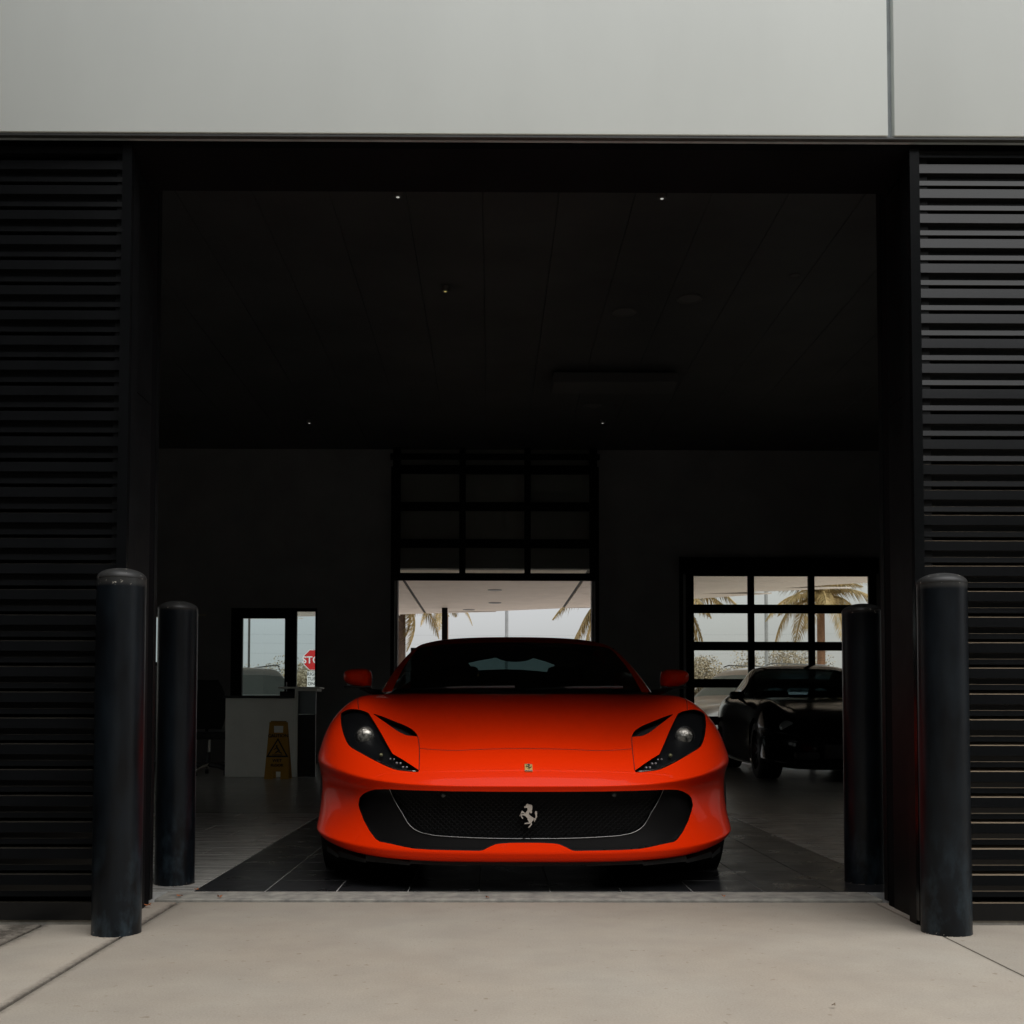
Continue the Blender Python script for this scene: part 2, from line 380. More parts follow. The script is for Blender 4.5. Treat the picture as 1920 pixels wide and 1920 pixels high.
for r in range(NROW):
    for c in range(NT):
        tile(TW, TD, X_D0 + c*TW, Y_T0 + r*TD, M_DTILE)
X_D1 = X_D0 + NT*TW
for r in range(NROW+2):
    off = 0.61*((r*0.37) % 1.0)
    y = Y_T0 + r*TD
    x = X_D0; cut = off if off > 0.08 else 0.61
    while x > -3.0:
        w = cut; cut = 0.61; tile(w, TD, x-w, y, M_LTILE); x -= w
    x = X_D1; cut = 0.61-off if 0.61-off > 0.08 else 0.61
    while x < 3.4:
        w = cut; cut = 0.61; tile(w, TD, x, y, M_LTILE); x += w
yb = Y_T0 + NROW*TD; yl = Y_T0 + (NROW+2)*TD
MB().box(X_D0, X_D1-0.004, yb, 17.29, -0.003, 0.004).build('floor_field', M_DFIELD, fl)
MB().box(-6.19, X_D0-0.004, yl, 17.29, -0.003, 0.0038).build('floor_field', M_LFIELD, fl)
MB().box(X_D1, 6.59, yl, 17.29, -0.003, 0.0038).build('floor_field', M_LFIELD, fl)

# ------------------------------------------------------------------ the building
bld = tag(empty('service_building', (0, 0, 0)), 'white panelled garage building with black louvred walls and open bay', 'building')
Z_H = 2.925
joint = at(1667, 120, 4.0).x
zt = 5.6
for x0, x1 in ((-2.24, joint-0.012), (joint+0.012, joint+2.4), (joint+2.424, 6.8)):
    MB().box(x0, x1, 3.985, 4.03, Z_H, zt, ch=0.003).build('facade_panel', M_PANEL, bld, smooth=30)
MB().box(-2.24, 6.8, 4.015, 4.05, Z_H+0.001, zt-0.01).build('panel_backing', M_REVEAL, bld)
MB().box(-2.24, 6.8, 3.99, 4.012, Z_H-0.012, Z_H-0.002, ch=0.002).build('drip_edge', M_DRIP, bld)
XL, XR = -1.385, 1.62
XLF, XRF = at(250, 256, 4.04).x, at(1703, 256, 4.04).x
MB().box(XL-0.02, XR+0.02, 4.062, 4.405, Z_H-0.018, zt-0.02).build('lintel', M_JAMB, bld)
MB().box(-6.4, XL, 4.13, 4.47, -0.05, zt-0.03).build('front_wall', M_JAMB, bld)
MB().box(XR, 6.8, 4.13, 4.47, -0.05, zt-0.03).build('front_wall', M_JAMB, bld)
# jamb linings with their raised corner trims and track channels
for s, x in ((-1, XL), (1, XR)):
    xf = XLF if s < 0 else XRF
    MB().box(min(xf+s*0.001, x+s*0.03), max(xf+s*0.001, x+s*0.03), 4.060, 4.129, -0.03, Z_H-0.03).build('jamb_trim', M_BLACK, bld)
    xa = x - s*0.004
    MB().box(min(xa, xa+s*0.003), max(xa, xa+s*0.003), 4.131, 4.40, 2.02, Z_H-0.04).build('jamb_plate', M_BLACK, bld)
    MB().box(min(xa, xa+s*0.003), max(xa, xa+s*0.003), 4.131, 4.40, -0.03, 2.015).build('jamb_plate', M_BLACK, bld)
    MB().box(min(x+s*0.006, x+s*0.05), max(x+s*0.006, x+s*0.05), 4.50, 4.54, 0.006, 3.6).build('door_track', M_BLACK, bld)
# louvred screens: profile of one slat, extruded along x
PITCH_S = 0.0955
def slat_mesh(w, m):
    h = PITCH_S
    # (depth, height) of the profile from the top ledge down; depth 0 is the front face
    prof = [(0.060, 0.0140), (0.005, 0.0), (0.0, -0.036), (0.020, -0.040), (0.020, -0.058), (0.0125, -0.060), (0.009, -0.0795), (0.0125, -0.0805), (0.060, -0.0805)]
    n = len(prof); vs = [(0, d, z) for d, z in prof] + [(w, d, z) for d, z in prof]
    fs = [(i, (i+1) % n, n+(i+1) % n, n+i) for i in range(n)] + [tuple(range(n)), tuple(range(2*n-1, n-1, -1))]
    mb = MB().add(vs, fs); me = bpy.data.meshes.new('slat'); me.from_pydata(mb.v, [], mb.f); me.update()
    bm = bmesh.new(); bm.from_mesh(me); bmesh.ops.recalc_face_normals(bm, faces=bm.faces[:]); bm.to_mesh(me); bm.free()
    me.materials.append(m); return me
for x0, x1, lab in ((-2.2, XLF, 'dark louvred screen on the shaded side'), (XRF, 6.7, 'louvred screen with dusty ledges, brighter at the top')):
    scr = MB()
    left = x0 < 0
    fx = (x1-0.036, x1) if left else (x0, x0+0.036)
    scr.box(fx[0], fx[1], 4.030, 4.059, 0.012, Z_H-0.026)
    lo, hi = (x0, x1-0.037) if left else (x0+0.037, x1)
    scr.box(lo, hi, 4.043, 4.129, Z_H-0.052, Z_H-0.027); scr.box(lo, hi, 4.043, 4.129, 0.012, 0.075)
    so = scr.build('louver_screen', M_SLAT_SHADED if left else M_SLAT, bld, smooth=30); so['label'] = lab
    me = slat_mesh(hi-lo, M_SLAT_SHADED if left else M_SLAT)
    z = Z_H-0.075
    while z > 0.16:
        o = link('slat', me, None, so); o.location = (lo, 4.046, z + random.uniform(-0.0008, 0.0008)); o.rotation_euler = (random.uniform(-0.012, 0.012), 0, 0); z -= PITCH_S
    MB().box(lo, hi, 4.052, 4.13, -0.03, 0.010).build('base_strip', M_SILL, so)
# rear wall with its openings
YR = 17.1
def hx(px): return at(px, 1250, YR).x
def hz(py): return at(960, py, YR).z
def wall_holes(x0, x1, z0, z1, y0, y1, holes):
    xs = sorted({x0, x1, *[h[0] for h in holes], *[h[1] for h in holes]}); zs = sorted({z0, z1, *[h[2] for h in holes], *[h[3] for h in holes]})
    mb = MB()
    solid = lambda i, j: 0 <= i < len(xs)-1 and 0 <= j < len(zs)-1 and not any(h[0]-1e-6 <= (xs[i]+xs[i+1])/2 <= h[1]+1e-6 and h[2]-1e-6 <= (zs[j]+zs[j+1])/2 <= h[3]+1e-6 for h in holes)
    for i in range(len(xs)-1):
        for j in range(len(zs)-1):
            if not solid(i, j): continue
            a, b, c, d = xs[i], xs[i+1], zs[j], zs[j+1]
            mb.add([(a,y0,c),(b,y0,c),(b,y0,d),(a,y0,d)], [(0,1,2,3)]); mb.add([(a,y1,c),(b,y1,c),(b,y1,d),(a,y1,d)], [(3,2,1,0)])
            if not solid(i-1, j): mb.add([(a,y0,c),(a,y1,c),(a,y1,d),(a,y0,d)], [(0,3,2,1)])
            if not solid(i+1, j): mb.add([(b,y0,c),(b,y1,c),(b,y1,d),(b,y0,d)], [(0,1,2,3)])
            if not solid(i, j-1): mb.add([(a,y0,c),(b,y0,c),(b,y1,c),(a,y1,c)], [(3,2,1,0)])
            if not solid(i, j+1): mb.add([(a,y0,d),(b,y0,d),(b,y1,d),(a,y1,d)], [(0,1,2,3)])
    return mb
DC0, DC1 = hx(745), hx(1110); DR0, DR1 = hx(1284), hx(1640)
E0, E1 = hx(432), hx(594); EZ = hz(1141)
W0, W1 = hx(248), hx(300)
wall_holes(-6.2, 6.6, -0.05, 5.06, YR, YR+0.2, [(DC0, DC1, -0.05, 3.04), (DR0+0.07, DR1-0.02, -0.05, 2.98), (E0, E1, -0.05, EZ), (W0, W1, 1.5, hz(1157))]).build('rear_wall', M_WALL, bld, fixn=False)
def side_wall(x0, x1, wins):
    mb = wall_holes(4.56, 17.3, -0.05, zt-0.04, x0, x1, wins)
    mb.v = [(v[1], v[0], v[2]) for v in mb.v]; w = mb.build('side_wall', M_WALL, bld)
    for (a, b, c, d) in wins:
        f = MB(); xm = (x0+x1)/2
        for yy in (a, (a+b)/2-0.025, b-0.05): f.box(xm-0.03, xm+0.03, yy, yy+0.05, c, d)
        f.box(xm-0.028, xm+0.028, a+0.051, b-0.051, c, c+0.05); f.box(xm-0.028, xm+0.028, a+0.051, b-0.051, d-0.05, d)
        wo = f.build('side_window', M_BLACK, bld)  # unseen window added to bring daylight onto the counter and floor
        MB().box(xm-0.004, xm+0.004, a+0.05, (a+b)/2-0.025, c+0.05, d-0.05).build('pane', M_PANE, wo); MB().box(xm-0.004, xm+0.004, (a+b)/2+0.025, b-0.05, c+0.05, d-0.05).build('pane', M_PANE, wo)
side_wall(-6.4, -6.2, [(8.2, 10.2, 0.5, 2.6), (10.5, 12.5, 0.5, 2.6)])
side_wall(6.6, 6.8, [(6.2, 8.2, 0.5, 2.6), (8.6, 10.6, 0.5, 2.6)])
MB().box(-6.42, 6.82, 4.55, 17.32, 5.05, zt-0.03).build('roof', M_DRIP, bld)
k = 0; x = -6.195
while x < 6.55:
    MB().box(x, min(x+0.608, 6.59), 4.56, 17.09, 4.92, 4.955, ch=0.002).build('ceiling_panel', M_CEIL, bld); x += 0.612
# unseen black wing added on the left to shade the louvres and panel
MB().box(-6.4, -2.245, -6.0, 4.12, -0.05, zt).build('shade_wing', mat('shade_wing_black', (0.012, 0.012, 0.012), 0.95, spec=0.05, var=0.3, scale=4), bld)
# pale picture rail left of the entry
MB().box(hx(250), hx(386), YR-0.03, YR-0.001, hz(1156), hz(1153)).build('wall_rail', mat('rail_paint', (0.5, 0.47, 0.36), 0.5), bld)
# window far left
wf = MB().box(W0, W0+0.05, YR+0.05, YR+0.1, 1.5, hz(1157)).box(W0+0.051, W1, YR+0.05, YR+0.1, 1.5, 1.56).build('window', M_BLACK, bld)
MB().box(W0+0.051, W1-0.001, YR+0.07, YR+0.078, 1.561, hz(1157)-0.001).build('pane', M_PANE_BLUE, wf)
# overhead doors: three columns of panes in four or five sections
def overhead_door(x0, x1, zb, rows, y, zcut=None, label=None):
    colpx = (x1-x0)/3.0
    H = 0.581; st = 0.055; rl = 0.068
    fr = MB()
    fr.box(x0-0.07, x0+st*0.9, y, y+0.05, zb, zb+rows*H); fr.box(x1-st*0.9, x1+0.07, y, y+0.05, zb, zb+rows*H)
    for c in (1, 2): fr.box(x0+c*colpx-st*0.9, x0+c*colpx+st*0.9, y+0.001, y+0.051, zb, zb+rows*H)
    door = None; panes = []
    for r in range(rows+1):
        z0 = zb + r*H - (rl if r else 0.0); z1 = zb + r*H + (rl if r < rows else 0.0)
        if r == 0: z1 += 0.05
        fr.box(x0-0.018, x1+0.018, y+0.003, y+0.048, z0, z1)
    for r in range(1, rows):   # hinge plates
        for c in (0, 1, 2, 3): 
            xx = x0 + c*colpx; fr.box(xx-0.02, xx+0.02, y-0.012, y-0.0005, zb+r*H-0.05, zb+r*H+0.05)
    o = fr.build('overhead_door', M_BLACK, bld)
    if label: o['label'] = label
    for r in range(rows):
        for c in range(3):
            a = x0+c*colpx+st*0.85; b = x0+(c+1)*colpx-st*0.85
            MB().box(a, b, y+0.02, y+0.028, zb+r*H+rl*0.9+(0.05 if r == 0 else 0), zb+(r+1)*H-rl*0.9).build('pane', M_PANE, o)
    return o
overhead_door(DC0, DC1, hz(1091), 4, YR-0.16, label='raised glazed overhead door above the rear opening')
zbR = hz(1142)-4*0.581
overhead_door(DR0+0.075, DR1-0.075, zbR, 5, YR-0.13, label='closed glazed overhead door beside the dark parked car')
for xx, zz in ((DC0-0.06, 4.6), (DC1+0.06, 4.6), (DR0-0.09, 3.2), (DR1+0.06, 3.2)):
    MB().box(xx-0.03, xx+0.03, YR-0.23, YR-0.205, 0.006, zz).build('door_track', M_BLACK, bld)
MB().box(DR0-0.06, DR1+0.02, YR-0.19, YR-0.002, 2.955, 3.2).build('door_header', M_BLACK, bld)
MB().tube([(DC0-0.1, YR-0.25, 4.75), (DC1+0.1, YR-0.25, 4.75)], 0.05, 10).build('door_spring', M_BLACK, bld, smooth=40)
# entry door with sidelight
ed = MB()
x_a, x_b, x_c, x_d = hx(453), hx(533), hx(555), hx(590)
z_t, z_s = hz(1160), hz(1147)
ed.box(E0, x_a, YR+0.02, YR+0.1, 0, EZ); ed.box(x_b, x_c, YR+0.02, YR+0.1, 0, EZ); ed.box(x_d, E1, YR+0.02, YR+0.1, 0, EZ)
ed.box(x_a, x_b, YR+0.022, YR+0.098, z_t, EZ); ed.box(x_c, x_d, YR+0.022, YR+0.098, z_s, EZ)
ed.box(x_a, x_b, YR+0.022, YR+0.098, 0, 0.25); ed.box(x_c, x_d, YR+0.022, YR+0.098, 0, 0.25)
eo = ed.build('entry_door', M_BLACK, bld)
MB().box(x_a, x_b, YR+0.05, YR+0.058, 0.25, z_t).build('pane', M_PANE_BLUE, eo)
MB().box(x_c, x_d, YR+0.05, YR+0.058, 0.25, z_s).build('pane', M_PANE_BLUE, eo)
MB().tube([(x_b+0.05, YR-0.03, 0.95), (x_b+0.05, YR-0.03, 1.25)], 0.012, 8).build('door_handle', mat('steel', (0.5, 0.5, 0.5), 0.25, 1.0), eo)

# ------------------------------------------------------------------ red sports car
CX, CY = 0.155, 4.64                     # centre line and nose tip
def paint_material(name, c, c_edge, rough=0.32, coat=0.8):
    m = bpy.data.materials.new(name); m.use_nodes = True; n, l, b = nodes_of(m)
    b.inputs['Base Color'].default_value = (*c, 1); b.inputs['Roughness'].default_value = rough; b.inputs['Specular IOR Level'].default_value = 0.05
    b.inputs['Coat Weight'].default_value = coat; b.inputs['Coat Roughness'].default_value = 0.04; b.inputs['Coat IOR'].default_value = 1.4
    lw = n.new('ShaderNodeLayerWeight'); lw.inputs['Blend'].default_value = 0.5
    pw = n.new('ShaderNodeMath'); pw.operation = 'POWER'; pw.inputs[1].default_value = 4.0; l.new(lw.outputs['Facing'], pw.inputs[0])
    x = n.new('ShaderNodeMix'); x.data_type = 'RGBA'; l.new(pw.outputs[0], x.inputs['Factor']); x.inputs['A'].default_value = (*c, 1); x.inputs['B'].default_value = (*c_edge, 1)  # darker at grazing angles: shade on bonnet and pillars put into the paint
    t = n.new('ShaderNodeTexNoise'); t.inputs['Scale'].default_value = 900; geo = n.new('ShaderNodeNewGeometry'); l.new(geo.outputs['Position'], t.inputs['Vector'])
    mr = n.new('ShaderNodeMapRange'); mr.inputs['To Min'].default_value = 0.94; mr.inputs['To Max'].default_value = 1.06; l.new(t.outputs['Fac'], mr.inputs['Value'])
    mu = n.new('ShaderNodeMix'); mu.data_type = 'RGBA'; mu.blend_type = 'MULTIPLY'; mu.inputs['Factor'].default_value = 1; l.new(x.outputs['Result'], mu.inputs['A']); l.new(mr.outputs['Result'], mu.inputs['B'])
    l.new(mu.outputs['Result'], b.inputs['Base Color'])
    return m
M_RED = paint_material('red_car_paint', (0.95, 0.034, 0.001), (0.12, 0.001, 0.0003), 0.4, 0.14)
M_CARBLK = mat('black_trim_plastic', (0.010, 0.010, 0.011), 0.35, var=0.2, scale=10)
M_DUCT = mat('satin_black_duct', (0.006, 0.0055, 0.0055), 0.42, spec=0.2)
M_VOID = mat('black_backing', (0.004, 0.004, 0.004), 0.8)
M_CHROME = mat('bright_metal', (0.62, 0.60, 0.57), 0.22, 1.0)
M_TRIM = mat('grille_edge_metal', (0.30, 0.29, 0.28), 0.3, 1.0)
M_EMBL = mat('satin_silver', (0.62, 0.56, 0.50), 0.42, 0.6)
M_TYRE = mat('tyre_rubber', (0.012, 0.012, 0.012), 0.75, bump=0.2, bscale=80)
M_RIM = mat('dark_alloy', (0.12, 0.12, 0.125), 0.3, 1.0)
M_WS = glass('tinted_windscreen', (0.30, 0.37, 0.37))
M_SIDEG = glass('tinted_side_glass', (0.03, 0.035, 0.035))
M_LAMPG = glass('headlamp_glass', (0.85, 0.87, 0.88))
M_CABIN = mat('cabin_leather', (0.010, 0.010, 0.010), 0.6)
M_YEL = mat('badge_yellow', (0.62, 0.40, 0.12), 0.4)

# control cage of one half, rows from the lip up, columns from the centre line round the corner and back along the side to the tail
FRONT = [
 # lip underside            lip edge                lip top                  duct                     duct top                ridge                    nose                     bonnet edge / crest
 [(0,.14,.128),(0,.018,.135),(0,-.004,.180),(0,.020,.300),(0,.012,.425),(0,-.012,.462),(0,.035,.530),(0,.150,.615)],
 [(.22,.14,.128),(.24,.022,.135),(.24,.000,.180),(.24,.024,.300),(.23,.016,.425),(.23,-.008,.462),(.22,.040,.530),(.21,.155,.615)],
 [(.45,.16,.128),(.48,.045,.136),(.48,.025,.182),(.47,.050,.300),(.46,.040,.425),(.46,.018,.464),(.44,.070,.535),(.42,.185,.616)],
 [(.66,.22,.135),(.70,.125,.148),(.705,.098,.190),(.69,.132,.305),(.67,.140,.430),(.665,.095,.478),(.64,.150,.555),(.60,.275,.640)],
 [(.80,.36,.150),(.86,.285,.172),(.875,.252,.212),(.825,.322,.335),(.795,.365,.450),(.832,.222,.506),(.795,.295,.610),(.735,.440,.712)],
 [(.89,.52,.170),(.955,.460,.200),(.976,.435,.236),(.950,.512,.345),(.938,.545,.460),(.970,.445,.545),(.925,.505,.680),(.820,.640,.805)],
]
SIDE = [
 [(.92,.72,.170),(.955,.70,.195),(.985,.70,.240),(.985,.70,.350),(.990,.70,.460),(.998,.70,.570),(.957,.74,.735),(.838,.800,.855)],
 [(.93,.97,.150),(.955,.97,.170),(.965,.97,.230),(.985,.97,.350),(.995,.97,.470),(1.0,.97,.590),(.952,.97,.765),(.835,1.02,.878)],
 [(.93,1.35,.140),(.955,1.35,.160),(.965,1.35,.220),(.968,1.35,.350),(.972,1.35,.470),(.978,1.35,.600),(.950,1.35,.772),(.838,1.38,.880)],
 [(.93,1.85,.135),(.955,1.85,.150),(.960,1.85,.210),(.955,1.85,.340),(.955,1.85,.470),(.965,1.85,.610),(.948,1.85,.775),(.855,1.85,.882)],
 [(.93,2.40,.135),(.955,2.40,.150),(.960,2.40,.210),(.950,2.40,.340),(.950,2.40,.470),(.962,2.40,.620),(.950,2.40,.785),(.872,2.40,.888)],
 [(.93,3.00,.135),(.955,3.00,.150),(.965,3.00,.215),(.960,3.00,.340),(.962,3.00,.480),(.975,3.00,.640),(.965,3.00,.810),(.880,3.00,.910)],
 [(.93,3.69,.150),(.955,3.69,.170),(.970,3.69,.230),(.978,3.69,.350),(.982,3.69,.500),(.990,3.69,.660),(.965,3.69,.840),(.860,3.69,.945)],
 [(.88,4.20,.190),(.930,4.22,.210),(.945,4.22,.260),(.945,4.22,.370),(.948,4.22,.510),(.945,4.22,.660),(.915,4.20,.830),(.800,4.15,.935)],
]
REAR = [
 [(.70,4.40,.200),(.78,4.48,.215),(.79,4.50,.270),(.79,4.51,.380),(.79,4.52,.510),(.78,4.52,.660),(.74,4.47,.820),(.66,4.38,.915)],
 [(.45,4.48,.200),(.50,4.58,.215),(.50,4.59,.270),(.50,4.60,.380),(.50,4.61,.510),(.49,4.61,.660),(.46,4.56,.820),(.42,4.46,.908)],
 [(.20,4.50,.200),(.22,4.62,.215),(.22,4.63,.270),(.22,4.64,.380),(.22,4.65,.510),(.22,4.65,.660),(.21,4.60,.820),(.20,4.49,.905)],
 [(0,4.50,.200),(0,4.63,.215),(0,4.64,.270),(0,4.65,.380),(0,4.655,.510),(0,4.655,.660),(0,4.61,.820),(0,4.50,.905)],
]
# top stations between the front edge and the tail: centre (y, z); the crest comes from SIDE row 7
TOPC = [(.43,.700),(.84,.782),(1.28,.846),(1.72,.893),(2.35,.905),(3.0,.930),(3.72,.965),(4.18,.945)]
FR = [0, .26, .51, .74, .89, 1.0]
ZM = [0, .0, .0, .22, .74, 1.0]
def refine(col, k=0):
    # extra rows just below and just above the nose ridge keep that edge crisp
    L = lambda a, b, t: tuple(a[i]+(b[i]-a[i])*t for i in range(3))
    return col[:2] + [L(col[1], col[2], .7), col[2], L(col[2], col[3], .14)] + col[3:5] + [L(col[4], col[5], (.88, .88, .86, .8, .7, .6)[min(k, 5)])] + [col[5]] + [L(col[5], col[6], (.08, .08, .1, .15, .24, .32)[min(k, 5)])] + col[6:]
def car_cage():
    V, F, idx = [], [], {}
    def vid(k, p):
        if k not in idx: idx[k] = len(V); V.append(p)
        return idx[k]
    cols = [refine(c, k) for k, c in enumerate(FRONT + SIDE + REAR)]; nc = len(cols); nr = len(cols[0]); tp = nr-1; nf = len(FRONT); ns = len(SIDE)
    B = [[vid(('b', c, r), cols[c][r]) for r in range(nr)] for c in range(nc)]
    for c in range(nc-1):
        for r in range(nr-1): F.append((B[c][r], B[c][r+1], B[c+1][r+1], B[c+1][r]))
    # the top grid: rows = front edge, 8 stations, rear edge; columns 0..5
    T = [[B[a][tp] for a in range(6)]]
    for s in range(ns):
        yc, zc = TOPC[s]; cx, cy_, cz = SIDE[s][7]; row = []
        for a in range(5):
            f = FR[a]; row.append(vid(('t', s, a), (cx*f, yc+(cy_-yc)*f**2.2, zc+(cz-zc)*ZM[a] - (0.010 if a == 3 and s < 3 else 0))))
        row.append(B[nf+s][tp]); T.append(row)
    # rear edge, centre to corner: columns nc-1 .. ; six vertices needed: 4 rear + shared corner handled by a fan
    rear = [B[nc-1][tp], B[nc-2][tp], B[nc-3][tp], B[nc-4][tp]]
    for i in range(len(T)-1):
        for a in range(5): F.append((T[i][a], T[i+1][a], T[i+1][a+1], T[i][a+1]))
    L = T[-1]
    F.append((L[0], rear[0], rear[1], L[1])); F.append((L[1], rear[1], rear[2], L[2])); F.append((L[2], rear[2], rear[3], L[3])); F.append((L[3], rear[3], L[5], L[4]))
    return V, F
def mirror_cage(V, F, mi=None):
    """image-left half (x<0) plus its mirror, welded on the centre line"""
    V2 = [(-x, y, z) for x, y, z in V]; n = len(V); mp = {}
    for i, (x, y, z) in enumerate(V):
        if abs(x) < 1e-9: mp[i] = i
        else: mp[i] = len(V2); V2.append((x, y, z))
    F2 = [tuple(f) for f in F] + [tuple(mp[i] for i in reversed(f)) for f in F]
    return V2, F2, (list(mi)*2 if mi else [0]*len(F2))
def half_left(co, fl, m2=None):
    ce = co[fl].mean(1)[:, 0] < 0
    return fl[ce], (m2[ce] if m2 is not None else None)
def mirrored_mesh(V, F):
    """V, F of the left half -> both halves as one vertex list (seam duplicated, then merged)"""
    V = [tuple(v) for v in V]; mp = {}; V2 = list(V)
    for i, (x, y, z) in enumerate(V):
        if abs(x) < 1e-5: mp[i] = i
        else: mp[i] = len(V2); V2.append((-x, y, z))
    return V2, [tuple(f) for f in F] + [tuple(mp[i] for i in reversed(f)) for f in F]
def mesh_from(name, V, F, m, parent, smooth=True):
    V, F = compact(V, F); me = bpy.data.meshes.new(name); me.from_pydata(V, [], F); me.update(); return link(name, me, m, parent, smooth)

car = tag(empty('sports_car', (CX, CY, 0)), 'orange-red sports car with black grille parked nose out in the open bay', 'car')
cv, cf = car_cage()
V2, F2, M2 = mirror_cage(cv, cf)
co, fl, _ = subdivide(V2, F2, M2, 5)
flh, _ = half_left(co, fl)
used = np.unique(flh); remap = np.full(len(co), -1); remap[used] = np.arange(len(used))
HV = co[used]; HF = remap[flh]
HV[np.abs(HV[:, 0]) < 1e-4, 0] = 0.0
BV = BVHTree.FromPolygons([tuple(v) for v in co], [tuple(map(int, f)) for f in fl])
def on_car(px, py, push=0.0):
    """point of the body surface (car space) that the photograph shows at this pixel"""
    d = Vector(pixdir(px, py)).normalized(); o = Vector(CAM) - Vector((CX, CY, 0))
    h = BV.ray_cast(o, d)
    if h[0] is None: return None
    nn = h[1] if h[1].dot(d) < 0 else -h[1]
    return h[0] + nn*push
def c1(pts, ox, oy, k): return [(ox+x/k, oy+y/k) for x, y in pts]
P_HEAD = smooth_poly(c1([(100,200),(200,135),(330,105),(480,118),(600,150),(690,190),(780,330),(940,590),(1060,810),(1200,1055),(1420,1180),(1755,1400),(1745,1440),(1620,1438),(1450,1420),(1270,1395),(1100,1335),(800,1190),(480,1015),(320,920),(230,815),(150,610),(105,400)], 630, 1320, 11.294), sharp=(0, 5, 9, 11, 12), n=5)
P_SLOT = smooth_poly(c1([(765,195),(1000,270),(1250,370),(1450,450),(1600,530),(1690,610),(1735,690),(1640,680),(1500,665),(1350,600),(1180,490),(1000,360)], 630, 1320, 11.294), sharp=(0, 6), n=5)
P_OPEN = c1([(425,375),(432,345),(455,318),(500,292),(560,275),(640,272),(760,277),(900,282),(1200,290),(1600,294),(1960,295),(2100,295),(2100,733),(1960,733),(1760,733),(1650,738),(1595,746),(1540,770),(1488,797),(1460,802),(1250,798),(1050,793),(900,783),(800,765),(700,742),(600,722),(568,700),(520,638),(470,548),(432,450),(420,405)], 580, 1420, 4.571)
P_CHROME = c1([(682,262),(730,370),(790,470),(840,556),(870,592),(905,620),(960,645),(1020,659),(1100,672),(1300,685),(1500,693),(1700,696),(1905,697)], 580, 1420, 4.571)
P_GRILLE = P_CHROME[:1] + P_CHROME + [(1080, P_CHROME[-1][1]), (1080, 1470), (P_CHROME[0][0], 1470)]
OFF = np.array([CX, CY, 0.0])
def px_of(V): return project(np.asarray(V) + OFF)
fronty = 1.3
def cut_out(V, F, poly, ymax=1.3, zmin=None):
    A = np.asarray(V); s = sdf_poly(px_of(A), poly); s[A[:, 1] > ymax] = 1.0
    V, keep, ins_, cut_ = clip(V, [tuple(map(int, f)) for f in F], s)
    # only the patch that faces the lens is cut; a second patch of skin behind the crest stays on the body
    par = {}
    def find(i):
        while par.setdefault(i, i) != i: par[i] = par[par[i]]; i = par[i]
        return i
    for f in ins_:
        r = find(f[0])
        for i in f[1:]: par[find(i)] = r
    from collections import Counter
    cnt = Counter(find(f[0]) for f in ins_); big = cnt.most_common(1)[0][0]
    keep += [f for f in ins_ if find(f[0]) != big]; cut_ = [c for c in cut_ if find(c[0]) == big]; ins_ = [f for f in ins_ if find(f[0]) == big]
    return V, keep, ins_, cut_
def flange(V, cut, fn):
    """strip from the cut edge inwards"""
    ids = {}; vs, fs = [], []
    def g(i):
        if i not in ids:
            ids[i] = len(vs); p = np.array(V[i]); vs.append(tuple(p)); vs.append(tuple(fn(p)))
        return ids[i]
    for a, b in cut:
        i, j = g(a), g(b); fs.append((i, j, j+1, i+1))
    return vs, fs
bodyV, bodyF = [tuple(v) for v in HV], HF
# --- main opening
push_open = lambda p: p + np.array([0.0, 0.045, 0.0])
bodyV, bodyF, inF, cut = cut_out(bodyV, bodyF, P_OPEN, 0.9)
fv, ff = flange(bodyV, cut, lambda p: p + np.array([0.0, 0.05, 0.0]))
iv, if_ = compact(bodyV, inF); iv = [tuple(np.array(p)+np.array([0, .045, 0])) for p in iv]
s = sdf_poly(px_of(np.asarray(iv)), P_GRILLE)
iv, duct, grl, _ = clip(iv, if_, s)
ductV, ductF = mirrored_mesh(*compact(iv, duct)); mesh_from('duct_panel', ductV, ductF, M_DUCT, car)
flv, flf = mirrored_mesh(fv, ff); mesh_from('duct_lip', flv, flf, M_CARBLK, car)
gv, gf = compact(iv, grl); gv = [tuple(np.array(p)+np.array([0, .05, 0])) for p in gv]
gv, gf = mirrored_mesh(gv, gf); grille = mesh_from('grille', gv, gf, M_VOID, car); grille['label'] = 'wide black honeycomb grille'
# --- head lamp
bodyV, bodyF, hin, hcut = cut_out(bodyV, bodyF, P_HEAD, 1.2)
lampV, lampF = compact(bodyV, hin)
hfv, hff = flange(bodyV, hcut, lambda p: p + np.array([0.006, 0.05, -0.004]))
# --- slot above the lamp
bodyV, bodyF, sin_, scut = cut_out(bodyV, bodyF, P_SLOT, 1.2)
slotV, slotF = compact(bodyV, sin_)
sfv, sff = flange(bodyV, scut, lambda p: p + np.array([0.0, 0.06, -0.02]))
# --- wheel arches and cabin
A = np.asarray(bodyV)
for ay, ar in ((0.97, 0.372), (3.69, 0.378)):
    A = np.asarray(bodyV); s = np.hypot(A[:, 1]-ay, A[:, 2]-0.345) - ar; s[np.abs(A[:, 0]) < 0.70] = 1.0; s[A[:, 2] > 0.8] = np.maximum(s[A[:, 2] > 0.8], 0.01)
    bodyV, bodyF, _, acut = clip(bodyV, bodyF, s)
A = np.asarray(bodyV)
CABIN = smooth_poly([(0.30, 1.74), (0, 1.72), (-.30, 1.74), (-.60, 1.86), (-.76, 2.02), (-.80, 2.6), (-.76, 3.3), (-.55, 3.75), (0, 3.92), (.3, 3.9)], n=4)
s = sdf_poly(A[:, :2], CABIN); s[A[:, 2] < 0.6] = 1.0
bodyV, bodyF, _, _ = clip(bodyV, bodyF, s)
bv, bf = mirrored_mesh(*compact(bodyV, bodyF)); mesh_from('body', bv, bf, M_RED, car)
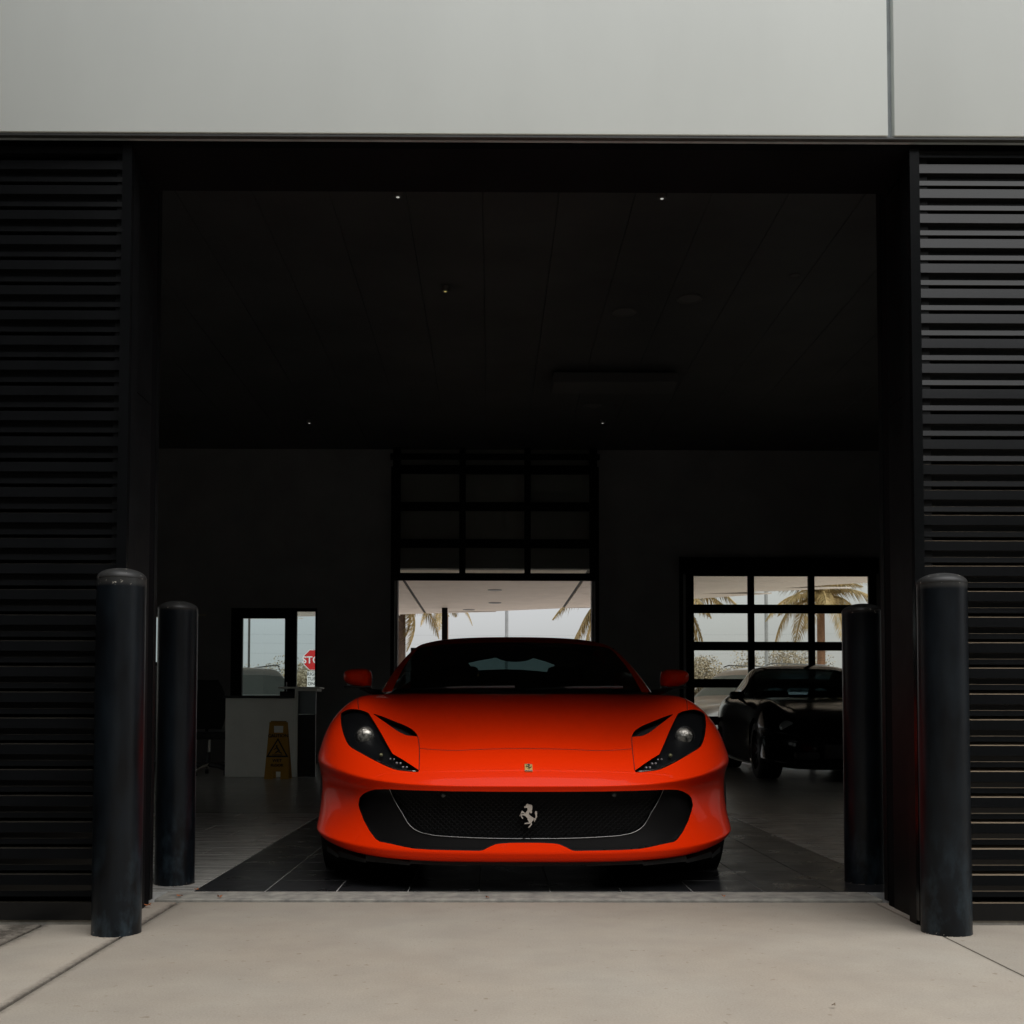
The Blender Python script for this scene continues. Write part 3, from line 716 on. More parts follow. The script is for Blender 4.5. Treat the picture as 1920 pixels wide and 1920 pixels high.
# lamps, both sides
for sgn in (1, -1):
    fl_ = lambda V: [(x*sgn, y, z) for x, y, z in V]
    fx = lambda F: F if sgn == 1 else [tuple(reversed(f)) for f in F]
    hl = mesh_from('headlight', fl_([tuple(np.array(p)+np.array([.006, .05, -.004])) for p in lampV]) + fl_(hfv), fx(lampF) + fx([tuple(i+len(lampV) for i in f) for f in hff]), M_CARBLK, car)
    mesh_from('lens_cover', fl_([tuple(np.array(p)+np.array([0, .002, 0])) for p in lampV]), fx(lampF), M_LAMPG, hl)
    # projector
    p = on_car(682.5, 1380.5); p = Vector((p.x*sgn, p.y+0.026, p.z))
    pj = MB().lathe([(0.0, .010), (.022, .008), (.034, .001), (.0385, -.008), (.040, -.012), (.042, -.03)], 24, (0, 0, 0), 'y')
    pj.v = [(v[0], v[1], v[2]) for v in pj.v]; pj.xform(Matrix.Translation(p)); pj.build('projector', mat('projector_glass', (0.40, 0.38, 0.34), 0.25, 0.5, var=0.9, var2=(0.75, 0.70, 0.62), scale=48, detail=2, bump=0.6, bscale=50), hl, smooth=True)
    ri = MB()
    ri.tube([p + Vector((0.046*math.cos(a), -0.004, 0.046*math.sin(a))) for a in np.linspace(0, 2*math.pi, 25)], 0.0022, 6); ri.build('projector_ring', M_CARBLK, hl, smooth=True)
    for (qx, qy, rr) in ((713.5, 1416, .0085), (731, 1423.2, .0042), (738, 1424, .004), (743, 1431.2, .005), (750, 1431.6, .005), (754.8, 1439, .005), (762, 1439.2, .005)):
        q = on_car(qx, qy); q = Vector((q.x*sgn, q.y+0.020, q.z))
        ld = MB().lathe([(0.0005, rr*0.7), (rr*.6, rr*.5), (rr, 0), (rr, -.012)], 12, (0, 0, 0), 'y').xform(Matrix.Translation(q))
        ld.build('led', mat('led_lens', (0.55, 0.47, 0.47), 0.3, 0.3) if rr < .008 else mat('side_lamp', (0.30, 0.27, 0.14), 0.35, 0.2), hl, smooth=True)
    # bright strip along the lower lamp edge
    pts = [on_car(x, y, 0.0006) for x, y in c1([(860,1185),(1000,1255),(1180,1345),(1270,1378),(1430,1400),(1600,1416),(1690,1424)], 630, 1320, 11.294)]
    MB().tube([Vector((q.x*sgn, q.y, q.z)) for q in pts], 0.0016, 6).build('lamp_strip', M_CHROME, hl, smooth=True)
    sl = mesh_from('air_slot', fl_([tuple(np.array(p)+np.array([0, .06, -.02])) for p in slotV]) + fl_(sfv), fx(slotF) + fx([tuple(i+len(slotV) for i in f) for f in sff]), M_VOID, car)
    # shut lines: thin dark ribbons in the gaps between panels
    for nm, path in (('bonnet_gap', c1([(925,1000),(936,1040),(943,1110),(944,1200),(941,1298)], 580, 1160, 4.571)), ('bonnet_gap', c1([(945,1113),(1000,1118),(1100,1125),(1250,1130),(1400,1124),(1600,1117),(1880,1114)], 580, 1160, 4.571)), ('wing_gap', c1([(428,664),(416,682),(415,710),(424,774)], 580, 1160, 4.571))):
        pts = [on_car(x, y, 0.0) for x, y in smooth_poly(path, closed=False, n=6)]
        pts = [Vector((q.x*sgn, q.y, q.z)) for q in pts if q is not None]
        if len(pts) > 2: MB().tube(pts, 0.0018, 6).build(nm, M_VOID, car, smooth=True)
    # chrome edge of the grille
    pts = []
    for x, y in smooth_poly(P_CHROME, closed=False, n=5):
        q = on_car(x, y)
        if q is not None: pts.append(Vector((q.x*sgn, q.y+0.040, q.z)))
    # the ray hits the outer skin; slide along the view ray so that the line stays on the set-back panel
    o = Vector(CAM) - Vector((CX, CY, 0))
    pts2 = []
    for q in pts:
        q0 = Vector((q.x*sgn, q.y-0.040, q.z)); d = (q0-o).normalized(); q1 = q0 + d*0.040; pts2.append(Vector((q1.x*sgn, q1.y, q1.z)))
    MB().tube(pts2, 0.0015, 6).build('grille_trim', M_TRIM, grille, smooth=True)
# honeycomb bars
def surf_y(x, z):
    h = BV.ray_cast(Vector((-abs(x), -1, z)), Vector((0, 1, 0))); return h[0].y if h[0] else None
hx_w, hx_h = 0.024, 0.0105
bars = MB(); wbar = 0.0012
PG = np.asarray(P_GRILLE)
segs = []
for r in range(-2, 30):
    for c in range(-40, 40):
        x = c*hx_w + (r % 2)*hx_w/2; z = 0.20 + r*hx_h
        segs += [((x-hx_w/4, z), (x+hx_w/4, z)), ((x+hx_w/4, z), (x+hx_w/2, z+hx_h)), ((x-hx_w/4, z), (x-hx_w/2, z+hx_h))]
mids = np.array([(-abs((a[0]+b[0])/2), 0.09, (a[1]+b[1])/2) for a, b in segs])
ins = sdf_poly(px_of(mids), PG) < -1.0
zlim = mids[:, 2] < 0.452
for (a, b), ok, zo in zip(segs, ins, zlim):
    if not (ok and zo): continue
    ya, yb = surf_y(*a), surf_y(*b)
    if ya is None or yb is None: continue
    A_, B_ = Vector((a[0], ya+.062, a[1])), Vector((b[0], yb+.062, b[1])); t = (B_-A_).normalized(); nrm = Vector((-t.z, 0, t.x))*wbar
    bars.add([A_-nrm, B_-nrm, B_+nrm, A_+nrm, A_-nrm+Vector((0,.008,0)), B_-nrm+Vector((0,.008,0)), B_+nrm+Vector((0,.008,0)), A_+nrm+Vector((0,.008,0))], [(0,1,2,3),(0,4,5,1),(3,2,6,7)])
bars.build('honeycomb_mesh', mat('grille_mesh_black', (0.0035, 0.0035, 0.004), 0.6, spec=0.2), grille, fixn=False)
# parking sensors in the grille
for qx, qy in ((831, 1491), (1151.5, 1490)):
    d = Vector(pixdir(qx, qy)); P = Vector(CAM) + d*((CY+0.055)/d[1]) - Vector((CX, CY, 0))
    MB().lathe([(0.0005, .004), (.008, .004), (.0095, .002), (.011, -.004), (.0115, -.02)], 20, P, 'y').build('parking_sensor', mat('sensor_grey', (0.05, 0.05, 0.05), 0.4), grille, smooth=True)
# horse emblem and nose badge
K1 = 33.1
H_BODY = [(590,440),(600,400),(650,380),(690,360),(700,300),(760,250),(810,235),(860,270),(900,300),(940,380),(950,520),(940,640),(920,740),(890,800),(890,900),(1000,985),(1100,1060),(1190,1130),(1180,1200),(1130,1280),(1060,1340),(1040,1380),(1060,1440),(1070,1510),(1000,1580),(930,1680),(870,1710),(840,1680),(900,1600),(990,1490),(985,1420),(950,1440),(880,1460),(760,1460),(680,1470),(610,1480),(620,1430),(720,1400),(890,1385),(850,1290),(800,1200),(790,1110),(720,1050),(650,980),(560,950),(480,930),(450,960),(470,1050),(530,1090),(510,1150),(460,1140),(410,1050),(390,950),(400,880),(430,845),(540,860),(620,850),(700,760),(790,640),(800,560),(780,490),(700,470),(620,490)]
H_MANE = [(860,270),(950,290),(1020,280),(1025,330),(1090,340),(1095,420),(1090,500),(1090,580),(1060,640),(1060,700),(1080,740),(1030,830),(960,780),(920,740),(940,640),(950,520),(940,380),(900,300)]
H_LEG = [(620,850),(610,760),(540,710),(470,665),(430,680),(400,770),(350,880),(310,990),(350,1000),(380,900),(430,790),(540,800),(590,850)]
H_TAIL = [(1190,1130),(1260,1120),(1300,1040),(1290,940),(1250,820),(1265,740),(1310,670),(1370,720),(1390,810),(1370,900),(1385,1010),(1360,1090),(1300,1150),(1320,1220),(1260,1230),(1240,1350),(1210,1340),(1200,1200)]
def horse(scale, cx, cz, y0, y1):
    mb = MB()
    for k, poly in enumerate((H_BODY, H_MANE, H_LEG, H_TAIL)):
        mb.prism([(cx+(x-850)*scale, cz-(y-970)*scale) for x, y in poly], y0-0.0006*k, y1)
    return mb
d = Vector(pixdir(990.7, 1529.5)); P = Vector(CAM) + d*((CY+0.052)/d[1]) - Vector((CX, CY, 0))
horse((CY+0.052)/F_PX/K1, P.x, P.z, 0.047, 0.062).build('horse_emblem', M_EMBL, car)
bp = on_car(991, 1440); w2, h2 = 0.0165, 0.0220
bn = (on_car(991, 1446) - on_car(991, 1434)).normalized(); tilt = math.atan2(-bn.y, -bn.z)
Mb = Matrix.Translation(bp + Vector((0, -0.0035, 0.001))) @ Matrix.Rotation(-tilt, 4, 'X')
badge = MB().box(-w2, w2, -0.002, 0.012, -h2, h2, ch=0.0012).xform(Mb).build('nose_badge', M_YEL, car); badge['label'] = 'small upright yellow badge with a black horse'
horse(0.0000235, 0.0, 0.004, -0.0032, -0.0021).xform(Mb).build('badge_horse', mat('badge_black', (0.01, 0.008, 0.006), 0.4), badge)
MB().box(-w2, w2, -0.0034, -0.0021, -h2, -h2+0.005).xform(Mb).build('badge_bar', M_CHROME, badge)
for i_, c_ in enumerate(((0.02, 0.25, 0.06), (0.7, 0.68, 0.62), (0.6, 0.03, 0.02))):
    MB().box(-w2+i_*w2*2/3, -w2+(i_+1)*w2*2/3, -0.0028, -0.0021, h2-0.003, h2-0.0005).xform(Mb).build('badge_stripe', mat('badge_stripe_%d' % i_, c_, 0.4), badge)
# splitter under the lip
sp_ = MB(); pts = [(0,.05),(.25,.055),(.5,.08),(.70,.16),(.84,.31),(.92,.5)]
for s_ in (1, -1):
    for (a, b) in zip(pts[:-1], pts[1:]):
        sp_.add([(a[0]*s_, a[1], .118), (b[0]*s_, b[1], .125), (b[0]*s_*.96, b[1]+.3, .125), (a[0]*s_*.96, a[1]+.3, .118), (a[0]*s_, a[1], .134), (b[0]*s_, b[1], .15), (b[0]*s_*.96, b[1]+.3, .15), (a[0]*s_*.96, a[1]+.3, .134)], [(0,3,2,1),(4,5,6,7),(0,1,5,4)])
sp_.build('splitter', M_VOID, car)
MB().box(-.80, .80, .35, 4.3, .13, .16).build('undertray', M_VOID, car)
# greenhouse
GH = [
 [(0,1.60,.893),(.30,1.63,.895),(.58,1.77,.900),(.775,1.95,.900),(.825,2.02,.898),(.850,2.08,.880)],
 [(0,2.04,1.090),(.31,2.07,1.088),(.57,2.17,1.078),(.735,2.31,1.062),(.785,2.36,1.055),(.868,2.38,.885)],
 [(0,2.50,1.252),(.29,2.52,1.249),(.51,2.58,1.240),(.645,2.68,1.222),(.700,2.73,1.208),(.875,2.76,.895)],
 [(0,2.85,1.305),(.27,2.86,1.302),(.47,2.88,1.292),(.605,2.92,1.266),(.665,2.95,1.242),(.880,3.00,.905)],
 [(0,3.20,1.292),(.26,3.20,1.289),(.45,3.20,1.275),(.580,3.20,1.245),(.640,3.22,1.215),(.880,3.26,.92)],
 [(0,3.60,1.175),(.25,3.60,1.17),(.43,3.58,1.15),(.560,3.55,1.11),(.630,3.50,1.08),(.870,3.52,.935)],
 [(0,4.00,.985),(.25,4.00,.98),(.46,3.96,.972),(.630,3.85,.962),(.710,3.76,.955),(.850,3.66,.940)],
]
GF, GM = [], []
gvv = [p for r_ in GH for p in r_]
for i in range(6):
    for a in range(5):
        GF.append((i*6+a, (i+1)*6+a, (i+1)*6+a+1, i*6+a+1))
        if a == 3: k = 1
        elif a == 4: k = 3 if i < 5 else 1
        elif i < 2: k = 0
        elif i < 4: k = 1
        else: k = 2
        GM.append(k)
V2, F2, M2 = mirror_cage(gvv, GF, GM)
gco, gfl, gm = subdivide(V2, F2, M2, 4)
gcl = [tuple(v) for v in gco]
mesh_from('windscreen', gcl, [tuple(map(int, f)) for f in gfl[gm == 0]], M_WS, car)
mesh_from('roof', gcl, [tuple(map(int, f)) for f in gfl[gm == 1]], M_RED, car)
mesh_from('rear_window', gcl, [tuple(map(int, f)) for f in gfl[gm == 2]], glass('rear_glass', (0.14, 0.20, 0.20)), car)
cx_ = gco[gfl].mean(1)[:, 0]
for s_ in (1, -1): mesh_from('side_window', gcl, [tuple(map(int, f)) for f in gfl[(gm == 3) & (cx_*s_ > 0)]], M_SIDEG, car)
# cabin: tub, dashboard, roof lining, seats, wheel, mirror
MB().box(-.72, .72, 1.95, 3.6, .30, .34).build('cabin_floor', M_CABIN, car)
for s_ in (-1, 1): MB().box(min(s_*.72, s_*.79), max(s_*.72, s_*.79), 1.95, 3.6, .3, .86).build('door_card', M_CABIN, car)
db = MB(); db.add([(-.76,1.74,.875),(.76,1.74,.875),(.74,2.18,.925),(-.74,2.18,.925),(-.74,2.2,.80),(.74,2.2,.80),(-.76,1.74,.5),(.76,1.74,.5),(-.74,2.1,.5),(.74,2.1,.5)], [(0,1,2,3),(3,2,5,4),(4,5,9,8),(0,6,7,1)]); db.build('dashboard', M_CABIN, car)
rl = MB(); n_ = 8
ceil_rows = [[Vector(p) for p in r_[:4]] for r_ in GH[2:5]] + [[Vector((p[0], 3.30, p[2]-.018)) for p in GH[4][:4]]]
for r_ in ceil_rows:
    rl.v += [(-p.x, p.y, p.z-.035) for p in reversed(r_)] + [(p.x, p.y, p.z-.035) for p in r_[1:]]
for i in range(3):
    for a in range(6): rl.f.append((i*7+a, i*7+a+1, (i+1)*7+a+1, (i+1)*7+a))
rl.build('roof_lining', M_CABIN, car, smooth=True)
bo_ = [(-.74, .4), (.74, .4), (.74, 1.245), (-.74, 1.245)]
bh_ = []
for qx, qy in ((878,1243),(902,1238),(928,1233.5),(1000,1234),(1022,1240),(1040,1247),(1032,1261),(1008,1258),(975,1255.5),(940,1255),(910,1256),(888,1257.5)):
    d = pixdir(qx, qy); P = CAM + d*((CY+3.3)/d[1]); bh_.append((P[0]-CX, P[2]))
tri_ = tessellate_polygon([[Vector((x, z, 0)) for x, z in bo_], [Vector((x, z, 0)) for x, z in bh_]])
MB().add([(x, 3.3, z) for x, z in bo_+bh_], [tuple(t) for t in tri_]).build('bulkhead', M_CABIN, car)
for s_ in (-1, 1):
    se = MB().box(s_*.37-.25, s_*.37+.25, 2.35, 2.9, .34, .52, ch=.04)
    so = se.build('seat', M_CABIN, car, smooth=40)
    MB().box(-.24, .24, -.07, .07, 0, .56, ch=.05).xform(Matrix.Translation((s_*.37, 2.92, .46)) @ Matrix.Rotation(R(-18), 4, 'X')).build('backrest', M_CABIN, so, smooth=40)
    MB().box(-.13, .13, -.045, .045, 0, .14, ch=.04).xform(Matrix.Translation((s_*.37, 3.09, .965)) @ Matrix.Rotation(R(-12), 4, 'X')).build('headrest', M_CABIN, so, smooth=40)
st_ = MB(); st_.tube([Vector((-.37+.175*math.cos(a), 2.34-.06*math.sin(a), .80+.165*math.sin(a))) for a in np.linspace(0, 2*math.pi, 29)], .014, 8)
st_.box(-.52, -.22, 2.325, 2.345, .785, .815); st_.build('steering_wheel', M_CABIN, car, smooth=40)
MB().lathe([(.001,.02),(.6,.02),(.85,.012),(1.0,0),(.85,-.012),(.001,-.02)], 28, (0,0,0), 'y').xform(Matrix.Translation((.0, 2.44, 1.148)) @ Matrix.Diagonal((.13, 1, .045, 1))).build('rear_view_mirror', M_CABIN, car, smooth=40)
MB().tube([(0,2.43,1.13),(0,2.5,1.205)], .012, 8).build('mirror_stalk', M_CABIN, car)
# wipers
for xa, xb in ((-.62, -.02), (.06, .60)):
    MB().tube([(xa, 1.80+.16*abs(xa), .913), ((xa+xb)/2, 1.68, .921), (xb, 1.63, .922)], [.004, .007, .008], 6).build('wiper', mat('wiper_grey', (0.18, 0.18, 0.18), 0.4), car, smooth=40)
# door mirrors
for s_ in (-1, 1):
    bm = bmesh.new(); bmesh.ops.create_icosphere(bm, subdivisions=4, radius=1)
    for v in bm.verts:
        x, y, z = v.co
        ax = lambda t, p: math.copysign(abs(t)**p, t)
        x, z = ax(x, .62), ax(z, .70)
        y = y if y < 0 else y*.35
        zz = z*.056*(1.0 - .20*x)        # taller at the inner side, tapering outwards
        v.co = (x*.088, y*.115, zz + .008*x)
    mm = MB().frombm(bm)
    mm.xform(Matrix.Translation((s_*.978, 2.12, .988)) @ Matrix.Scale(s_, 4, (1,0,0)) )
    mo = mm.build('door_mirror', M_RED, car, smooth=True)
    MB().box(-.075, .075, -.002, .004, -.045, .045, ch=.0015).xform(Matrix.Translation((s_*.978, 2.166, .988))).build('mirror_glass', mat('mirror_silver', (.8,.8,.8), .05, 1.0), mo)
    MB().tube([(s_*.84, 2.20, .895), (s_*.90, 2.16, .905), (s_*.965, 2.13, .935)], [.024, .018, .02], 10).build('mirror_arm', M_CARBLK, mo, smooth=True)
    MB().box(-.082, .082, -.06, .03, -.012, .0, ch=.004).xform(Matrix.Translation((s_*.975, 2.11, .937))).build('mirror_base', M_CARBLK, mo, smooth=40)
# wheels
def wheel(parent, x, y, s_, rad=0.345, wd=0.27):
    w = MB().lathe([(.235, wd*.5), (.25, wd*.5), (rad-.03, wd*.5), (rad-.006, wd*.44), (rad, wd*.3), (rad, -wd*.3), (rad-.006, -wd*.44), (rad-.03, -wd*.5), (.235, -wd*.5)], 48, (0,0,0), 'x')
    w.xform(Matrix.Translation((x, y, rad))); tw = empty('wheel', (0,0,0), 0, parent)
    w.build('tyre', M_TYRE, tw, smooth=50)
    r = MB().lathe([(.238, wd*.46), (.225, wd*.36), (.215, -wd*.4)], 40, (0,0,0), 'x')
    for k in range(10):
        a = 2*math.pi*k/10; ca, sa = math.cos(a), math.sin(a)
        b = MB().box(wd*.28, wd*.36, -.014, .014, .03, .228)
        b.xform(Matrix.Rotation(a, 4, 'X')); r.add(b.v, b.f)
    r.lathe([(0.001, wd*.38), (.05, wd*.37), (.055, wd*.25)], 20, (0,0,0), 'x')
    if s_ < 0: r.xform(Matrix.Scale(-1, 4, (1,0,0)))
    r.xform(Matrix.Translation((x, y, rad))); r.build('rim', M_RIM, tw, smooth=40)
    return tw
for s_ in (-1, 1):
    wheel(car, s_*.835, .97, s_); wheel(car, s_*.835, 3.69, s_, .352, .30)
    for ay in (.97, 3.69):
        MB().lathe([(.372, .02), (.372, -.30)], 28, (0,0,0), 'x').xform(Matrix.Translation((s_*.95 if s_ > 0 else -.67, ay, .345))).build('wheel_liner', M_VOID, car)

# ------------------------------------------------------------------ bollards
def bollard_material():
    m = bpy.data.materials.new('bollard_blue_black_paint'); m.use_nodes = True; n, l, b = nodes_of(m)
    tc = n.new('ShaderNodeTexCoord'); geo = n.new('ShaderNodeNewGeometry'); sep = n.new('ShaderNodeSeparateXYZ'); l.new(tc.outputs['Object'], sep.inputs[0])
    def noise(sc, det, st=(1, 1, 1)):
        mp = n.new('ShaderNodeMapping'); mp.inputs['Scale'].default_value = st; l.new(geo.outputs['Position'], mp.inputs['Vector'])
        t = n.new('ShaderNodeTexNoise'); t.inputs['Scale'].default_value = sc; t.inputs['Detail'].default_value = det; t.inputs['Roughness'].default_value = 0.65; l.new(mp.outputs[0], t.inputs['Vector']); return t
    t = noise(9, 6, (1, 1, 0.35)); r = n.new('ShaderNodeValToRGB'); r.color_ramp.elements[0].position = 0.35; r.color_ramp.elements[1].position = 0.68
    r.color_ramp.elements[0].color = (0.0025, 0.003, 0.004, 1); r.color_ramp.elements[1].color = (0.006, 0.0095, 0.013, 1); l.new(t.outputs['Fac'], r.inputs['Fac'])
    # chalky scuffs near the foot and chips down to the primer on the dome
    foot = n.new('ShaderNodeMapRange'); foot.inputs['From Min'].default_value = 0.45; foot.inputs['From Max'].default_value = 0.0; foot.inputs['To Max'].default_value = 0.6; l.new(sep.outputs['Z'], foot.inputs['Value'])
    t2 = noise(14, 8, (1, 1, 0.5)); pt = n.new('ShaderNodeMapRange'); pt.inputs['From Min'].default_value = 0.48; pt.inputs['From Max'].default_value = 0.66; l.new(t2.outputs['Fac'], pt.inputs['Value']); fm = n.new('ShaderNodeMath'); fm.operation = 'MULTIPLY'; l.new(foot.outputs['Result'], fm.inputs[0]); l.new(pt.outputs['Result'], fm.inputs[1])
    x1 = n.new('ShaderNodeMix'); x1.data_type = 'RGBA'; l.new(fm.outputs[0], x1.inputs['Factor']); l.new(r.outputs['Color'], x1.inputs['A']); x1.inputs['B'].default_value = (0.04, 0.062, 0.078, 1)
    t3 = noise(55, 3); chip = n.new('ShaderNodeMapRange'); chip.inputs['From Min'].default_value = 0.66; chip.inputs['From Max'].default_value = 0.68; l.new(t3.outputs['Fac'], chip.inputs['Value'])
    dome = n.new('ShaderNodeMapRange'); dome.inputs['From Min'].default_value = 1.222; dome.inputs['From Max'].default_value = 1.236; l.new(sep.outputs['Z'], dome.inputs['Value'])
    t4 = noise(70, 5); foot2 = n.new('ShaderNodeMapRange'); foot2.inputs['From Min'].default_value = 0.016; foot2.inputs['From Max'].default_value = 0.004; l.new(sep.outputs['Z'], foot2.inputs['Value'])
    mx = n.new('ShaderNodeMath'); mx.operation = 'MAXIMUM'; l.new(dome.outputs['Result'], mx.inputs[0]); l.new(foot2.outputs['Result'], mx.inputs[1])
    cm = n.new('ShaderNodeMath'); cm.operation = 'MULTIPLY'; l.new(mx.outputs[0], cm.inputs[0]); l.new(chip.outputs['Result'], cm.inputs[1])
    x2 = n.new('ShaderNodeMix'); x2.data_type = 'RGBA'; l.new(cm.outputs[0], x2.inputs['Factor']); l.new(x1.outputs['Result'], x2.inputs['A']); x2.inputs['B'].default_value = (0.45, 0.42, 0.37, 1)
    # dust on the dome
    du = n.new('ShaderNodeMath'); du.operation = 'MULTIPLY'; l.new(dome.outputs['Result'], du.inputs[0]); du.inputs[1].default_value = 0.12
    x3 = n.new('ShaderNodeMix'); x3.data_type = 'RGBA'; l.new(du.outputs[0], x3.inputs['Factor']); l.new(x2.outputs['Result'], x3.inputs['A']); x3.inputs['B'].default_value = (0.24, 0.225, 0.20, 1)
    l.new(x3.outputs['Result'], b.inputs['Base Color'])
    rr = n.new('ShaderNodeMapRange'); rr.inputs['To Min'].default_value = 0.22; rr.inputs['To Max'].default_value = 0.5; l.new(t.outputs['Fac'], rr.inputs['Value']); l.new(rr.outputs['Result'], b.inputs['Roughness'])
    b.inputs['Specular IOR Level'].default_value = 0.25
    bp = n.new('ShaderNodeBump'); bp.inputs['Strength'].default_value = 0.12; bp.inputs['Distance'].default_value = 0.003; l.new(noise(24, 3, (1, 1, 0.3)).outputs['Fac'], bp.inputs['Height']); l.new(bp.outputs['Normal'], b.inputs['Normal'])
    return m
M_BOLL = bollard_material()
def bollard(px, py, ptop, wpx, label, z0=-0.006):
    base = on_floor(px, py, z0); rad = 0.0; d = base.y
    rad = wpx/2*d/F_PX; yc = d + rad; x = at(px, py, yc).x
    H = at(px, ptop, yc).z - z0
    e = empty('bollard', (x, yc, z0))
    cap = rad*0.42
    n = 48; post = MB().lathe([(rad*1.005, 0.0), (rad, 0.012), (rad, (H-cap)*0.5), (rad, H-cap-0.004), (rad*1.012, H-cap-0.003), (rad*1.012, H-cap+0.001)], n)
    post.build('post', M_BOLL, e, smooth=40)
    k = [(rad*1.0*math.cos(a), (H-cap) + cap*math.sin(a)) for a in np.linspace(0, math.pi/2-0.02, 12)]
    dome = MB().lathe(k, n)
    # the dome shares the paint; object space keeps the real height so dust and chips find it
    dome.v = [(v[0], v[1], v[2]) for v in dome.v]; dome.build('dome_cap', M_BOLL, e, smooth=True)
    g = random.Random(int(px)); ring = MB()
    for i in range(26):
        a = g.uniform(math.pi*1.02, math.pi*1.98); r = rad*1.01 + g.uniform(0, .006); s = g.uniform(.004, .011)
        ring.add([(math.cos(a+t*.16)*r*1.0+0, math.sin(a+t*.16)*r, 0.0015) for t in (-s*20, s*20)] + [(math.cos(a+t*.1)*(r+s), math.sin(a+t*.1)*(r+s), 0.0012) for t in (s*14, -s*14)], [(0, 1, 2, 3)])
    ring.build('paint_flakes', mat('flaked_paint', (0.42, 0.36, 0.29), 0.9, var=0.5, scale=60), e)['kind'] = 'stuff'
    return tag(e, label, 'bollard', 'bollards guarding the garage doorway')
bollard(218, 1758, 1066, 91, 'blue-black steel bollard outside, its dome speckled with white spots')
bollard(1775, 1757, 1075, 92, 'blue-black steel bollard outside, its dome dusty and foot scuffed pale')
bollard(327, 1662, 1127, 74, 'black steel bollard just inside the doorway, in front of the office chair', 0.004)
bollard(1622, 1659, 1132, 75, 'black steel bollard just inside the doorway, in front of the dark coupe', 0.004)

# ------------------------------------------------------------------ reception counter, wet floor sign, chair
M_CWHITE = mat('counter_laminate', (0.75, 0.75, 0.69), 0.55, var=0.06, scale=3)
M_CTOP = mat('counter_dark_top', (0.03, 0.03, 0.03), 0.35)
M_CBLUE = mat('counter_grey_side', (0.22, 0.25, 0.26), 0.25, var=0.06, scale=2)
def cxp(px, Y): return at(px, 1400, Y).x
YC = 13.05
xa, xb, xc = cxp(422, YC), cxp(552, YC), cxp(591, YC)
zc = at(480, 1309, YC).z; zu = at(575, 1291, YC).z
ct = tag(empty('reception_counter', ((xa+xb)/2, YC+.4, .004)), 'white reception counter with a dark top in front of the entry door', 'counter')
def cbox(nm, m, x0, x1, y0, y1, z0, z1, ch=.003):
    o = MB().box(x0-ct.location.x, x1-ct.location.x, y0-ct.location.y, y1-ct.location.y, z0-.004, z1-.004, ch=ch).build(nm, m, ct); return o
cbox('front_panel', M_CWHITE, xa, xb-.002, YC, YC+.03, .006, zc)
cbox('plinth', M_CTOP, xa+.02, xb-.02, YC+.05, YC+.6, .006, .08)
cbox('side_panel', M_CWHITE, xa, xa+.03, YC+.031, YC+.7, .006, zc)
cbox('counter_top', M_CTOP, xa-.03, xb-.002, YC-.02, YC+.72, zc+.001, zc+.03)
cbox('edge_strip', M_CWHITE, xb, xb+.035, YC-.004, YC+.03, .006, zu)
cbox('side_panel', M_CBLUE, xb+.036, xc, YC+.02, YC+.05, at(570, 1340, YC).z+.004, zu)
cbox('side_panel', M_CTOP, xb+.036, xc, YC+.02, YC+.05, .006, at(570, 1340, YC).z)
cbox('upper_shelf', M_CWHITE, xb-.2, xc+.05, YC-.03, YC+.35, zu+.001, zu+.02)
cbox('upper_shelf', M_CWHITE, xb+.02, xc+.02, YC-.01, YC+.33, zu-.03, zu-.001)
cbox('back_panel', M_CTOP, xb-.2, xb-.003, YC+.1, YC+.12, zc+.031, zu-.032)
# wet floor sign
M_SIGN = mat('sign_yellow_plastic', (0.36, 0.185, 0.012), 0.5, var=0.08, scale=5)
M_SIGNBLK = mat('sign_black_print', (0.006, 0.006, 0.006), 0.6)
YS = YC - .16
p0 = on_floor(519, 1461, .006); YS = p0.y
sx = at(519, 1400, YS).x; sh = at(519, 1352, YS+.1).z
sg = tag(empty('wet_floor_sign', (sx, YS+.1, .006)), 'yellow folding wet floor sign standing against the white counter', 'floor sign')
def sign_panel(front):
    mb = MB(); H = sh; wb, wt = .142, .105
    W = lambda z: wb+(wt-wb)*z/H
    def quad(x0f, x1f, z0, z1):
        vs = []
        for y in (-.006, .006):
            vs += [(x0f(z0), y, z0), (x1f(z0), y, z0), (x1f(z1), y, z1), (x0f(z1), y, z1)]
        mb.add(vs, [(0,1,2,3),(7,6,5,4),(0,4,5,1),(1,5,6,2),(2,6,7,3),(3,7,4,0)])
    quad(lambda z: -W(z), lambda z: -.045, 0, H*.13); quad(lambda z: .045, lambda z: W(z), 0, H*.13)
    quad(lambda z: -W(z), lambda z: W(z), H*.13, H*.80)
    quad(lambda z: -W(z), lambda z: -.055, H*.80, H*.92); quad(lambda z: .055, lambda z: W(z), H*.80, H*.92)
    quad(lambda z: -W(z)+.0, lambda z: W(z)-.0, H*.92, H*.985)
    quad(lambda z: -W(z)+.02, lambda z: W(z)-.02, H*.985, H)
    a = R(9) if front else R(-9)
    return mb, Matrix.Translation((0, -.1 if front else .1, 0)) @ Matrix.Rotation(-a, 4, 'X')
